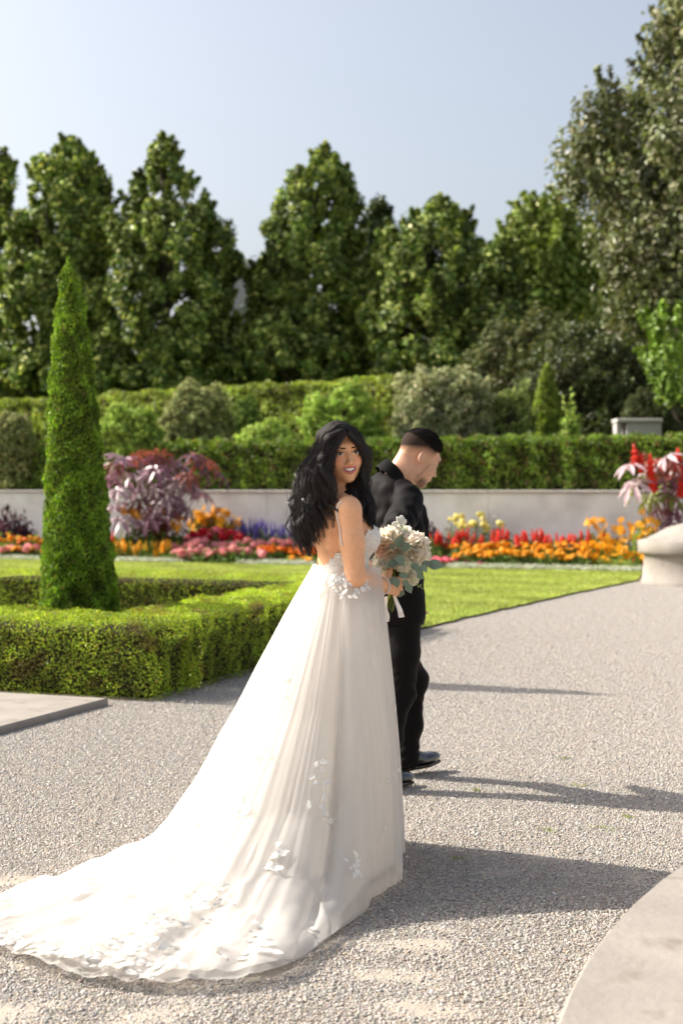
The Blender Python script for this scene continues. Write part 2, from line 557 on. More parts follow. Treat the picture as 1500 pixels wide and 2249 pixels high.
# round stone plinth rising into the lower right corner
edge = np.array([on(x, y, .30)[:2] for x, y in [(1500, 1893), (1405, 1960), (1327, 2047), (1275, 2125), (1223, 2220)]])
Am = np.c_[2*edge, np.ones(len(edge))]
sol = np.linalg.lstsq(Am, (edge**2).sum(1), rcond=None)[0]
rc = sol[:2]; rr = math.sqrt(sol[2] + rc @ rc)
print('round plinth', rc, rr)
rp = thing('stone_plinth', 'broad round pale stone ledge in the near lower right corner', 'stone ledge', (rc[0], rc[1], 0))
mb = MB(); mb.lathe([(rr-.05, -.01), (rr-.05, .19), (rr-.035, .21)], 120)
obj('drum', mb.mesh('drum', True), stone, rp)
mb = MB(); mb.lathe([(rr-.06, .205), (rr-.012, .208), (rr, .222), (rr, .285), (rr-.012, .30), (rr*.6, .301), (.02, .302)], 120)
obj('top_slab', mb.mesh('top_slab'), stone, rp)

# round pedestal at the end of the flower bed
pc_ = on(1408, 1282, 0)
PX, PY = pc_[0] + .98, pc_[1] + .1
ped = thing('stone_pedestal', 'round cream stone pedestal with a projecting rim beside the far flower bed', 'pedestal', (PX, PY, 0))
mb = MB(); mb.lathe([(.95, -.01), (.95, .05), (.935, .06), (.90, .44), (.93, .46)], 64)
obj('base', mb.mesh('base', True), stone, ped)
mb = MB(); mb.lathe([(.90, .458), (.975, .465), (1.0, .49), (1.0, .645), (.98, .668)], 64)
obj('rim', mb.mesh('rim', True), stone, ped)
mb = MB(); mb.lathe([(.98, .666), (.88, .69), (.70, .78), (.56, .86), (.36, .92), (.2, .935), (.01, .94)], 64)
obj('cap', mb.mesh('cap', True), stone, ped)

# stone trough standing on the upper terrace
tp = at(1352, 955, 33.0); tq = at(1450, 955, 33.0)
tz1 = at(1400, 920, 33.0)[2]
trh = thing('stone_block', 'pale stone bench block standing above the hedge on the upper terrace', 'stone block', ((tp[0]+tq[0])/2, 33.0, TZ))
hw = (tq[0]-tp[0])/2
mb = MB(); mb.box((-hw+.2, -.2, -.01), (hw-.02, .35, tz1-TZ-.1), .02); obj('body', mb.mesh('body'), stone2, trh)
mb = MB(); mb.box((-hw-.02, -.1, -.01), (-hw+.12, .30, tz1-TZ-.1), .02); obj('leg', mb.mesh('leg'), stone2, trh)
mb = MB(); mb.box((-hw-.04, -.25, tz1-TZ-.098), (hw, .38, tz1-TZ), .02); obj('top_slab', mb.mesh('top_slab'), stone2, trh)

# ================================================================== HEDGES
woody = mat('hedge_wood', (.035, .03, .016), rough=.95, spec=.05, var=.4, scale=20)
leaf_box = mat('boxwood_leaf', (1, 1, 1), rough=.45, spec=.35, attr=True, trans=.38, tcol=(1.25, 1.3, .5))
leaf_yew = mat('yew_leaf', (1, 1, 1), rough=.5, spec=.35, attr=True, trans=.28, tcol=(1.2, 1.25, .5))
leaf_tree = mat('tree_leaf', (1, 1, 1), rough=.45, spec=.3, attr=True, trans=.15, tcol=(1.25, 1.3, .5))
leaf_dull = mat('shrub_leaf', (1, 1, 1), rough=.6, spec=.25, attr=True, trans=.3)
bark = mat('bark', (.10, .08, .06), rough=.95, spec=.1, var=.35, scale=9, bump=.8, bscale=25)

def hedge_run(center, half, rotz, n, lsize, cols, wts, rnd=.05, lump=.02, lscale=.35, seed=0, faces=('x-', 'x+', 'y-', 'y+', 'z+'), jit=.75, depth=.04):
    r = np.random.default_rng(seed)
    P, D = box_surface(n, half, rnd, faces, r)
    nz = Noise(seed+50, lscale)
    P = P + D * (nz(P)[:, None]*lump - np.abs(r.normal(0, depth, (n, 1))) + .012)
    P[:, 2] = np.maximum(P[:, 2], -half[2] + .01)
    nr = unit(D + r.normal(0, jit, (n, 3)))
    c = pick_cols(n, cols, wts, .16, r) * (1 + .22*Noise(seed+9, .5)(P)[:, None])
    br = np.clip(Noise(seed+77, .30)(P)*1.3 - .95, 0, 1)[:, None]*.75      # thin, browned patches
    c = c*(1-br) + np.array([.26, .17, .07])*br*r.uniform(.5, 1.2, (n, 1))
    L = lsize * r.uniform(.65, 1.3, n)
    V, F, C = leaves(P, nr, L, L*.62, c, r=r)
    ca, sa = math.cos(rotz), math.sin(rotz)
    R = np.array([[ca, -sa, 0], [sa, ca, 0], [0, 0, 1]])
    V = V @ R.T + np.array(center)
    cb = MB(); hx, hy, hz = half
    ins = .055 + lump
    cb.box((-hx+ins, -hy+ins, -hz), (hx-ins, hy-ins, hz-ins), .03)
    CV = cb.v[0] @ R.T + np.array(center)
    return V, F, C, CV, cb.f4[0]

BOXC = np.array([(.17,.215,.022), (.115,.165,.018), (.24,.27,.03), (.065,.105,.014), (.25,.16,.05)])*2.25
BOXW = [.36, .28, .2, .13, .03]
C0 = on(338, 1541, 0)[:2]; d1 = -E1; d2 = E2
HW, HH, L1, L2 = .33, .27, 4.6, 5.2
th = math.atan2(d1[1], d1[0])
ring = thing('box_hedge', 'low clipped box hedge frame around the tall cone topiary', 'hedge', (C0[0], C0[1], 0))
runs = [ (C0 + d1*(L1/2) + d2*HW, (L1/2, HW, HH), math.atan2(d1[1], d1[0]), 70000, ('x+', 'y-', 'y+', 'z+')),
         (C0 + d2*(L2/2+HW) + (d1*HW), (L2/2-HW, HW, HH), math.atan2(d2[1], d2[0]), 62000, ('x-', 'y-', 'y+', 'z+')),
         (C0 + d1*(L1/2) + d2*L2, (L1/2, HW, HH), math.atan2(d1[1], d1[0]), 30000, ('x+', 'y-', 'y+', 'z+')) ]
hv, hf, hc, hn = [], [], [], 0
cvs = MB()
for i, (c, half, rz, n, fcs) in enumerate(runs):
    # unlike faces keep a loose outline
    V, F, Cc, CV, CF = hedge_run((c[0]-C0[0], c[1]-C0[1], HH), half, rz, n, .0160, BOXC, BOXW, .045, .018, .3, 21+i, fcs if i else ('x-', 'x+', 'y-', 'y+', 'z+'), .8, .022)
    hv.append(V); hf.append(F+hn); hc.append(Cc); hn += len(V)
    cvs.add(CV, CF)
obj('foliage', make_mesh('foliage', np.concatenate(hv), np.concatenate(hf), False, np.concatenate(hc)), leaf_box, ring)['kind'] = 'stuff'
obj('branches', cvs.mesh('branches'), woody, ring)

# cone topiary inside the frame
def cone_topiary(name, label, loc, H, prof, n, lsize, cols, wts, lean=(0, 0), seed=3, group=None, m=None, up=.7):
    r = np.random.default_rng(seed)
    t = thing(name, label, 'topiary', loc, 0, group)
    pz, pr = np.array(prof).T
    z = r.uniform(0, 1, n*2)
    w = np.interp(z, pz, pr); z = z[r.random(n*2)*pr.max() < w + .04*pr.max()][:n]
    k = len(z)
    a = r.uniform(0, 6.283, k)
    rad = np.interp(z, pz, pr)
    dirv = np.stack([np.cos(a), np.sin(a), np.full(k, .18)], -1)
    P = np.stack([np.cos(a)*rad, np.sin(a)*rad, z*H], -1)
    nz = Noise(seed, .22); nz2 = Noise(seed+1, .09)
    P = P + dirv*((nz(P)*.012 + nz2(P)*.008)[:, None] - np.abs(r.normal(0, .018, (k, 1))) + .008)
    P[:, :2] += np.array(lean)*(z[:, None])
    al = unit(np.stack([np.cos(a)*.9, np.sin(a)*.9, np.full(k, up)], -1) + r.normal(0, .55, (k, 3)))
    nr = unit(dirv + r.normal(0, .8, (k, 3)))
    c = pick_cols(k, cols, wts, .16, r) * (1 + .25*nz(P)[:, None])
    L = lsize*r.uniform(.6, 1.4, k)
    V, F, C = leaves(P, nr, L, L*.5, c, along=al, r=r)
    obj('foliage', make_mesh('foliage', V, F, False, C), m or leaf_yew, t)['kind'] = 'stuff'
    mb = MB()
    zz = np.linspace(0, .97, 24)
    pts = np.stack([lean[0]*zz, lean[1]*zz, zz*H], -1)
    mb.tube(pts, np.maximum(np.interp(zz, pz, pr)-.05, .008), 16)
    obj('trunk', mb.mesh('trunk', True), woody, t)
    return t
YEW = np.array([(.125,.205,.016), (.08,.15,.012), (.165,.25,.022), (.045,.085,.01), (.17,.12,.04)])*1.55
YW = [.36, .26, .22, .12, .04]
cb_ = np.array([-2.08, 11.36])
cone_topiary('cone_topiary', 'tall slender cone of clipped green conifer rising out of the box hedge', (cb_[0], cb_[1], 0), 3.30,
             [(0, .315), (.17, .300), (.35, .252), (.55, .205), (.75, .156), (.88, .108), (.95, .064), (1, .012)], 75000, .0225, YEW, YW, (-.085, 0), 5)

# clipped hedge standing behind the wall
r1 = hedge_run((0, 0, .57), (13, .6, .57), 0, 70000, .076, np.array([(.10,.15,.02), (.065,.11,.016), (.14,.19,.028), (.04,.07,.012)])*1.8, [.35,.3,.2,.15], .16, .05, .5, 31, ('y-', 'z+', 'x-', 'x+'), .7, .07)
hb = thing('yew_hedge', 'long level clipped dark green hedge directly above the grey wall', 'hedge', (*(BED0+E2*(BDEP+1.12)-E1*4), TZ), math.atan2(E1[1], E1[0]))
obj('foliage', make_mesh('foliage', r1[0], r1[1], False, r1[2]), leaf_yew, hb)['kind'] = 'stuff'
obj('branches', make_mesh('branches', r1[3], r1[4]), woody, hb)

# oblique hedge farther up the terrace
pA = np.array([at(-160, 900, 49.0)[0], 49.0]); pB = np.array([at(935, 900, 36.0)[0], 36.0])
mid = (pA+pB)/2; dl = pB-pA; ln_ = np.linalg.norm(dl)
r2 = hedge_run((0, 0, 1.46), (ln_/2, .8, 1.46), math.atan2(dl[1], dl[0]), 60000, .10, np.array([(.155,.19,.035), (.11,.15,.025), (.19,.22,.05), (.08,.10,.02)])*2.1, [.35,.3,.2,.15], .2, .06, .7, 41, ('y-', 'z+', 'x+'), .7, .06)
hb = thing('boundary_hedge', 'tall sunlit clipped hedge running obliquely in front of the trees', 'hedge', (mid[0], mid[1], TZ))
obj('foliage', make_mesh('foliage', r2[0], r2[1], False, r2[2]), leaf_yew, hb)['kind'] = 'stuff'
obj('branches', make_mesh('branches', r2[3], r2[4]), woody, hb)

# rounded shrubs on the terrace
def shrub(name, label, px, ytop, Y, wpx, cols, n, lsize, seed, zb=TZ, sq=2.6, depth=None, m=None, cat='shrub', group=None, ybase=None, lump=.08):
    r = np.random.default_rng(seed)
    Y = Y*1.22; lsize = lsize*1.15
    top = at(px, ytop, Y)
    X = top[0]; H = top[2]-zb; W = wpx/2*Y/FOC
    D = depth or W*.8
    t = thing(name, label, cat, (X, Y, zb), 0, group)
    d = unit(r.normal(size=(n, 3))); d[:, 2] = np.abs(d[:, 2])*1.0
    flip = r.random(n) < .35
    d[flip, 2] *= -.9
    q = 1/((np.abs(d)**sq).sum(1)**(1/sq))
    S = np.array([W, D, H/2])
    nz = Noise(seed, .7*W+.1); nz2 = Noise(seed+1, .25*W+.05)
    P0 = d*q[:, None]*S
    fac = 1 + lump*(nz(P0)+.6*nz2(P0)) - np.abs(r.normal(0, .09, n))
    P = P0*fac[:, None]; P[:, 2] += H/2
    P[:, 2] = np.maximum(P[:, 2], .02)
    nr = unit(unit(d/S) + r.normal(0, .65, (n, 3)))
    c = 1.9*pick_cols(n, cols, None, .16, r) * (1 + .2*nz2(P0)[:, None])
    L = lsize*r.uniform(.6, 1.35, n)
    V, F, C = leaves(P, nr, L, L*.6, c, r=r)
    obj('foliage', make_mesh('foliage', V, F, False, C), m or leaf_dull, t)['kind'] = 'stuff'
    u = np.linspace(0, math.pi, 9); mb = MB()
    a = np.linspace(0, 2*math.pi, 14, endpoint=False)
    dd = np.stack([np.sin(u)[:, None]*np.cos(a), np.sin(u)[:, None]*np.sin(a), np.broadcast_to(np.cos(u)[:, None], (9, 14))], -1)
    qq = 1/((np.abs(dd)**sq).sum(-1)**(1/sq))
    VV = dd*qq[..., None]*S*.82; VV[..., 2] += H/2
    mb.add(VV.reshape(-1, 3), grid_faces(9, 14, True))
    obj('branches', mb.mesh('branches', True), woody, t)
    return t
OLV = [(.17,.18,.07), (.13,.15,.05), (.22,.22,.10), (.09,.11,.035)]
LIM = [(.17,.23,.04), (.21,.27,.06), (.13,.19,.03)]
MIDG = [(.10,.14,.03), (.07,.11,.02), (.14,.18,.04)]
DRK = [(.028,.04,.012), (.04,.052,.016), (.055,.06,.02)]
shrub('rounded_shrub', 'clipped olive green dome shrub left of the bride above the hedge', 437, 848, 27.5, 150, OLV, 15000, .075, 61, sq=2.9)
shrub('low_shrub', 'low light green mound shrub between the cone topiary and the olive dome', 285, 898, 26.5, 150, LIM, 9000, .08, 62, sq=2.3)
shrub('small_shrub', 'small dull green shrub tucked behind the olive dome', 537, 878, 29.0, 76, MIDG, 5000, .08, 63, sq=2.3)
shrub('grassy_shrub', 'pale feathery low shrub left of the bride\'s head', 590, 925, 26.0, 150, LIM, 6000, .09, 64, sq=2.1)
shrub('lime_shrub', 'bright lime green bush behind the bride\'s head', 752, 862, 26.5, 172, LIM, 15000, .09, 65, sq=2.2, lump=.13)
shrub('flowering_shrub', 'large square grey green shrub behind the groom\'s head', 975, 815, 26.8, 205, [(.20,.21,.11), (.15,.17,.075), (.27,.26,.16), (.10,.12,.04)], 20000, .085, 66, sq=3.2)
shrub('loose_shrub', 'loose pale green shrub at the foot of the small cone topiary', 1128, 868, 27.0, 100, [(.19,.22,.08), (.14,.17,.05), (.10,.13,.03)], 7000, .09, 67, sq=2.0, lump=.2)
shrub('tall_grass_clump', 'straw green clump at the far left edge above the hedge', 25, 912, 27.0, 110, OLV, 6000, .08, 68, sq=2.2)
shrub('twiggy_shrub', 'thin yellow green sprig right of the small cone topiary', 1252, 905, 27.5, 36, LIM, 900, .09, 69, sq=2.0, lump=.3)
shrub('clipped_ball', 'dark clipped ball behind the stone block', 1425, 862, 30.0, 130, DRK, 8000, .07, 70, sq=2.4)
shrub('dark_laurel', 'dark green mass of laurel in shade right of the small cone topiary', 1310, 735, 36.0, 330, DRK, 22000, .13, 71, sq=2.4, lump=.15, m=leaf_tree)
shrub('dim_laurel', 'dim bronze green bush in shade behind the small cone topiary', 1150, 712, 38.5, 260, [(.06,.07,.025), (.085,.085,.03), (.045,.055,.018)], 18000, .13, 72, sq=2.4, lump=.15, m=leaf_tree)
ct = at(1200, 797, 34.2)
cone_topiary('small_cone_topiary', 'small pointed cone topiary on the terrace right of the groom', (ct[0], 34.2, TZ), ct[2]-TZ,
             [(0, .44), (.3, .44), (.55, .37), (.75, .26), (.9, .13), (1, .02)], 14000, .08, [(.26,.34,.07), (.19,.27,.05), (.33,.39,.10)], None, (0, 0), 7)

# small weeds pushing through the gravel
weed_m = mat('weed_leaf', (.30, .34, .08), rough=.6, trans=.3)
for i, (x, y, s, lab) in enumerate([(1205, 1826, .030, 'small green weed in the gravel right of the groom\'s shadow'), (1330, 1822, .040, 'larger green weed tuft in the gravel near the right edge'), (1268, 1727, .028, 'tiny yellow green weed above the groom\'s shadow'), (1046, 1738, .016, 'speck of weed close to the groom\'s shoe'), (1376, 1796, .022, 'pale weed sprig between the two long shadows'), (1240, 1668, .024, 'faint weed sprig in the sunlit gravel right of the groom'), (1003, 1890, .022, 'dull green weed inside the bride\'s shadow')]):
    p = on(x, y, 0); r = np.random.default_rng(300+i); n = 26
    t = thing('weed', lab, 'weed', tuple(p), 0, 'weeds in the gravel')
    q = np.stack([r.normal(0, s*.8, n), r.normal(0, s*.8, n), r.uniform(.004, .014, n)], -1)
    V, F, C = leaves(q, unit(r.normal(0, .5, (n, 3))+[0, 0, 1]), .013*r.uniform(.6, 1.3, n), .007, (1, 1, 1), r=r)
    obj('leaves', make_mesh('leaves', V, F), weed_m, t)['kind'] = 'stuff'
# dry litter swept against the foot of the box hedge
n = 1500; r = np.random.default_rng(77)
s_ = r.uniform(0, 4.2, n); side = r.random(n) < .35
q2 = np.where(side[:, None], C0 + np.outer(s_*.5, d1) - np.outer(np.abs(r.normal(0, .035, n))+.0, d2), C0 + np.outer(s_, d2) - np.outer(np.abs(r.normal(0, .05, n)), d1))
V, F, C = leaves(np.c_[q2, r.uniform(.006, .016, n)], unit(r.normal(0, .4, (n, 3))+[0, 0, 1]), .014*r.uniform(.5, 1.5, n), .008*r.uniform(.6, 1.3, n), pick_cols(n, [(.30,.20,.10), (.20,.13,.06), (.38,.29,.16), (.22,.20,.07)], None, .2, r), r=r)
litter = obj('leaf_litter', make_mesh('leaf_litter', V, F, False, C), mat('dry_leaf', (1, 1, 1), rough=.85, attr=True))
tag(litter, 'dry brown leaf litter along the foot of the box hedge', 'leaf litter', kind='stuff')

# ================================================================== TREES
TG = np.array([(.085,.125,.025), (.06,.095,.02), (.17,.21,.045), (.36,.39,.12), (.045,.07,.015), (.10,.15,.03)])*1.65  # pale tones paint sunlit leaf tips, dark ones the shade between them
def tree(name, label, Y, outline, cols, nclump, per, lsize, seed, ymin=860, group=None, m=None, crad=.46, ry=1.0, inner=.22, sprays=.38):
    """outline: rows of (photo y, left x, right x) giving the crown's silhouette at Y metres"""
    r = np.random.default_rng(seed)
    zb = TZ
    o = np.array(outline, float)
    zs = np.array([at(750, y, Y)[2] for y in o[:, 0]]) - zb
    xl = (o[:, 1]-750)*Y/FOC; xr = (o[:, 2]-750)*Y/FOC
    od = np.argsort(zs); zs, xl, xr = zs[od], xl[od], xr[od]
    H = zs[-1]
    X = (xl[-1]+xr[-1])/2 if o[0, 0] > 0 else (xl[len(xl)//2]+xr[len(xl)//2])/2
    t = thing(name, label, 'tree', (X, Y, zb), 0, group)
    zlow = max(at(750, ymin, Y)[2]-zb, .0)
    z = r.uniform(zlow, H, nclump*5)
    Rz = np.interp(z, zs, (xr-xl)/2); Rm = Rz.max()
    z = z[r.random(nclump*5) < (Rz/Rm)*.85+.15][:nclump]
    nt_ = 7
    z[:nt_] = np.linspace(.90, .985, nt_)*H
    k = len(z)
    R = np.interp(z, zs, (xr-xl)/2); cxo = np.interp(z, zs, (xr+xl)/2) - X
    cr = crad*(.40 + .60*np.sqrt(R/Rm))*r.uniform(.6, 1.3, k)
    a = r.uniform(0, 6.283, k)
    big = .10*Noise(seed+5, .35*Rm+1.2)(np.stack([np.cos(a)*R, np.sin(a)*R, z], -1))
    rad = np.maximum(R*1.0 - cr*.42, .05)*(1.0+big-np.abs(r.normal(0, inner, k))).clip(0, 1.12)
    C = np.stack([cxo+np.cos(a)*rad, np.sin(a)*rad*ry, z], -1)
    spray = r.random(k) < sprays
    cn = (per*r.uniform(.6, 1.4, k)*np.clip(cr/crad*1.3, .3, 1.3)).astype(int)
    idx = np.repeat(np.arange(k), cn); n = len(idx)
    off = unit(r.normal(size=(n, 3)))*(r.random(n)**.55)[:, None]
    # sprays: shoots that taper outward and up and break the outline
    axd = unit(np.stack([np.cos(a)*r.uniform(.3, .9, k), np.sin(a)*.5, r.uniform(.7, 1.3, k)], -1))[idx]
    u_s = r.random(n)
    so = axd*(u_s*2.0-.5)[:, None] + off*((1-u_s)*.55+.10)[:, None]
    off = np.where(spray[idx][:, None], so, off*np.array([1, 1, 1.15]))
    P = C[idx] + off*cr[idx][:, None]
    outw = unit(np.stack([np.cos(a), np.sin(a), np.full(k, .35)], -1))[idx]
    nr = unit(off*.9 + outw*.7 + np.array([0, 0, .35]) + r.normal(0, .55, (n, 3)))
    tint = np.clip(1 + r.normal(0, .22, (k, 1)), .5, 1.6)
    c = pick_cols(n, cols, None, .15, r)*tint[idx]
    L = lsize*r.uniform(.6, 1.35, n)
    V, F, Cc = leaves(P, nr, L, L*.62, c, r=r)
    V[:, 2] = np.maximum(V[:, 2], .02)
    obj('crown', make_mesh('crown', V, F, False, Cc), m or leaf_tree, t)['kind'] = 'stuff'
    mb = MB()
    zz = np.linspace(0, .9, 10)
    cc = np.interp(zz*H, zs, (xr+xl)/2) - X
    cc = cc*np.clip(zz*2, 0, 1)
    mb.tube(np.stack([cc, .1*np.cos(zz*4), zz*H], -1), np.interp(zz, [0, .1, .9], [.022*H, .016*H, .004*H]), 8)
    for j in r.choice(k, min(26, k), replace=False):
        e = C[j]; zq = max(e[2]-.2*H, .05*H)
        s0 = np.array([np.interp(zq/H, zz, cc), 0, zq])
        mid = (s0+e)/2 + np.array([0, 0, -.03*H])
        mb.tube([s0, mid, e], [.007*H, .005*H, .002*H], 5)
    obj('trunk', mb.mesh('trunk', True), bark, t)
    return t
tree('hornbeam_tree', 'dense pointed tree cut by the left edge of the picture', 60,
     [(335, -8, 14), (365, -30, 34), (420, -70, 42), (500, -100, 42), (600, -120, 36), (860, -130, 60)], TG, 200, 105, .25, 101)
tree('hornbeam_tree', 'broad pointed dark green tree behind the tall cone topiary', 58,
     [(306, 148, 165), (330, 122, 188), (380, 72, 238), (440, 48, 260), (520, 28, 264), (600, 8, 250), (700, -4, 240), (860, -14, 240)], TG, 380, 108, .245, 102)
tree('hornbeam_tree', 'tall tapering tree with wide right flank left of the grey building', 57,
     [(308, 350, 370), (330, 335, 390), (380, 308, 408), (440, 272, 456), (500, 238, 508), (560, 200, 532), (640, 188, 540), (740, 195, 535), (860, 205, 525)], TG, 470, 108, .245, 103)
tree('hornbeam_tree', 'tall pointed tree standing directly above the bride', 57,
     [(328, 700, 722), (360, 680, 748), (400, 630, 776), (450, 598, 785), (520, 582, 795), (600, 548, 805), (700, 522, 812), (800, 512, 818), (860, 512, 822)], TG, 440, 108, .245, 104)
tree('far_tree', 'small dark tree top peeping between the two middle trees', 70,
     [(442, 818, 836), (470, 794, 860), (520, 778, 866), (600, 776, 868), (860, 776, 868)], [(.07,.10,.03), (.055,.08,.024)], 150, 90, .26, 105)
tree('hornbeam_tree', 'shorter bushy tree with pointed tip above the groom', 55,
     [(434, 950, 970), (460, 932, 1004), (490, 888, 1038), (540, 818, 1050), (600, 798, 1085), (700, 788, 1112), (800, 798, 1130), (860, 800, 1130)], TG, 430, 108, .245, 106)
tree('side_tree', 'dark tree shoulder between the bushy tree and the bright maple', 53,
     [(545, 1070, 1100), (565, 1040, 1135), (620, 1030, 1155), (700, 1030, 1165), (860, 1030, 1175)], TG*.75, 240, 115, .23, 107)
MAP = [(.23,.29,.055), (.17,.24,.04), (.29,.34,.08)]
tree('bright_maple_tree', 'round sunlit yellow green tree behind the right hand trees', 74,
     [(450, 1180, 1215), (472, 1125, 1250), (520, 1080, 1300), (600, 1072, 1320), (680, 1090, 1310), (740, 1130, 1280)], MAP, 230, 75, .34, 108, ymin=700, crad=.9)
tree('back_maple_tree', 'farther dull green tree behind the bright maple', 84,
     [(520, 1270, 1310), (550, 1230, 1360), (620, 1190, 1400), (720, 1180, 1410), (860, 1180, 1410)], MIDG, 160, 70, .38, 109, crad=.9)
SIL = np.array([(.17,.19,.085), (.24,.24,.15), (.12,.15,.05), (.095,.105,.04)])*1.1
tree('silver_lime_tree', 'huge grey green leafy tree filling the upper right corner', 33,
     [(-260, 1600, 1660), (-150, 1500, 1750), (0, 1440, 1830), (100, 1420, 1860), (150, 1370, 1880), (225, 1325, 1900), (250, 1262, 1910), (320, 1250, 1920), (400, 1244, 1920), (470, 1258, 1910), (540, 1268, 1900), (620, 1295, 1880), (690, 1345, 1830), (740, 1410, 1770)],
     SIL, 720, 105, .175, 110, ymin=730, crad=.6, inner=.3, sprays=.25)
tree('young_maple_tree', 'bright green young tree at the right edge below the huge tree', 31,
     [(680, 1440, 1500), (715, 1392, 1560), (770, 1400, 1620), (840, 1420, 1630), (890, 1460, 1600)], [(.20,.31,.045), (.15,.25,.035), (.25,.36,.07)], 90, 42, .15, 111, ymin=885, crad=.26, sprays=.8)
# dark belt low behind the hedge
TH = ['dark thicket behind the pointed tree at the left edge', 'dark thicket behind the tall cone topiary', 'dark thicket below the grey building',
      'dark thicket left of the tree above the bride', 'dark thicket behind the tree above the groom', 'dark thicket behind the bright maple',
      'dark thicket under the huge right hand tree', 'dark thicket at the right edge behind the huge tree']
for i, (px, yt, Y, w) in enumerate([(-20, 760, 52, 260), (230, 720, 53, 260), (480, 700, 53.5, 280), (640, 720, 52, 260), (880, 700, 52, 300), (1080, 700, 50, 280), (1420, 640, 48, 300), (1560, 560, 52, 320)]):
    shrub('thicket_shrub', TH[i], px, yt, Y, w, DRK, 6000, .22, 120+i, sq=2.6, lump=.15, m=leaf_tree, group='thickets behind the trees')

# ------------------------------------------------------------------ far buildings
gb = thing('grey_building', 'flat roofed grey building seen in the gap between two trees', 'building', (at(540, 600, 92)[0], 92, TZ))
bz = at(540, 578, 92)[2] - TZ
bm = mat('grey_cladding', (.36, .36, .37), rough=.8, spec=.2, var=.08, scale=.8)
mb = MB(); mb.box((-3.2, 0, 0), (3.2, 8, bz-.35)); obj('wall', mb.mesh('wall'), bm, gb)
mb = MB(); mb.box((-3.35, -.15, bz-.35), (3.35, 8.1, bz), .03); obj('parapet', mb.mesh('parapet'), mat('parapet_metal', (.42, .42, .43), rough=.6), gb)
win_m = mat('dark_glass', (.03, .035, .04), rough=.1, spec=.6)
for k in range(3):
    mb = MB(); mb.box((-2.7+1.9*k, -.06, bz-6.2), (-1.4+1.9*k, .02, bz-4.6)); obj('window', mb.mesh('window'), win_m, gb)
brick = mat('red_brick', (.33, .17, .135), rough=.9, spec=.1, var=.2, scale=2)
bx = at(1440, 330, 79)
bh = thing('brick_house', 'red brick house glimpsed through the huge right hand tree', 'house', (bx[0]+3.2, 79, TZ))
mb = MB(); mb.box((-4.2, 0, 0), (6, 8, bx[2]-TZ)); obj('wall', mb.mesh('wall'), brick, bh)
mb = MB()
z0 = bx[2]-TZ
mb.add([(-4.6, -.4, z0), (6.4, -.4, z0), (6.4, 8.4, z0), (-4.6, 8.4, z0), (-4.6, 4, z0+3), (6.4, 4, z0+3)], [(0, 1, 5, 4), (2, 3, 4, 5)])
mb.add([(-4.6, -.4, z0), (-4.6, 4, z0+3), (-4.6, 8.4, z0), (6.4, -.4, z0), (6.4, 8.4, z0), (6.4, 4, z0+3)], [(0, 1, 2), (3, 4, 5)])
obj('roof', mb.mesh('roof'), mat('slate', (.12, .11, .11), rough=.8), bh)
for k in range(4):
    for q in range(3):
        mb = MB(); mb.box((-3.4+2.4*k, -.05, 1.2+3.4*q), (-2.2+2.4*k, .03, 3.0+3.4*q)); obj('window', mb.mesh('window'), win_m, bh)

# ================================================================== FLOWER BED
pleaf = mat('plant_leaf', (1, 1, 1), rough=.5, spec=.35, attr=True, trans=.35)
stem_m = mat('plant_stem', (.10, .14, .04), rough=.7)
def petal_mat(name, c, var=.18): return mat(name, c, rough=.55, spec=.25, trans=.3, objrand=var)
GOLD = petal_mat('golden_petal', (.80, .36, .015)); RED = petal_mat('scarlet_petal', (.72, .045, .025)); PINK = petal_mat('pink_petal', (.80, .30, .30))
ROSE = petal_mat('rose_petal', (.80, .16, .22)); ORNG = petal_mat('orange_petal', (.80, .20, .012)); YELL = petal_mat('yellow_petal', (.85, .60, .05)); BLUE = petal_mat('violet_petal', (.17, .12, .42))
CRIM = petal_mat('crimson_petal', (.55, .012, .035)); PALEY = petal_mat('pale_yellow_petal', (.85, .76, .25)); AMBER = petal_mat('amber_petal', (.85, .42, .02)); WHITE = petal_mat('white_petal', (.80, .80, .68), .08)

def lump_ball(seed, flat=.7, rough_=.25):
    r = np.random.default_rng(seed)
    V = IV*np.array([1, 1, flat])*(1+r.uniform(-rough_, rough_, (12, 1)))
    # frilled: one extra point per face
    Cn = V[IF].mean(1)*(1.25+r.uniform(-.1, .25, (20, 1)))
    F = np.concatenate([np.stack([IF[:, i], IF[:, (i+1) % 3], 12+np.arange(20)], -1) for i in range(3)])
    return make_mesh('blossom', np.concatenate([V, Cn]), F)
def spike(seed, rings=9, rmax=.16):
    r = np.random.default_rng(seed)
    zz = np.linspace(0, 1, rings)
    prof = np.interp(zz, [0, .12, .6, 1], [.5, 1, .75, .15])*rmax
    mb = MB()
    a = np.linspace(0, 2*math.pi, 6, endpoint=False)
    V = []
    for i, z in enumerate(zz):
        rr_ = prof[i]*(1+.45*((i % 2)*2-1)*.6)*r.uniform(.75, 1.25, 6)
        V.append(np.stack([np.cos(a+i*.5)*rr_, np.sin(a+i*.5)*rr_, np.full(6, z)+r.normal(0, .015, 6)], -1))
    mb.add(np.concatenate(V), grid_faces(rings, 6, True))
    return mb.mesh('spike')
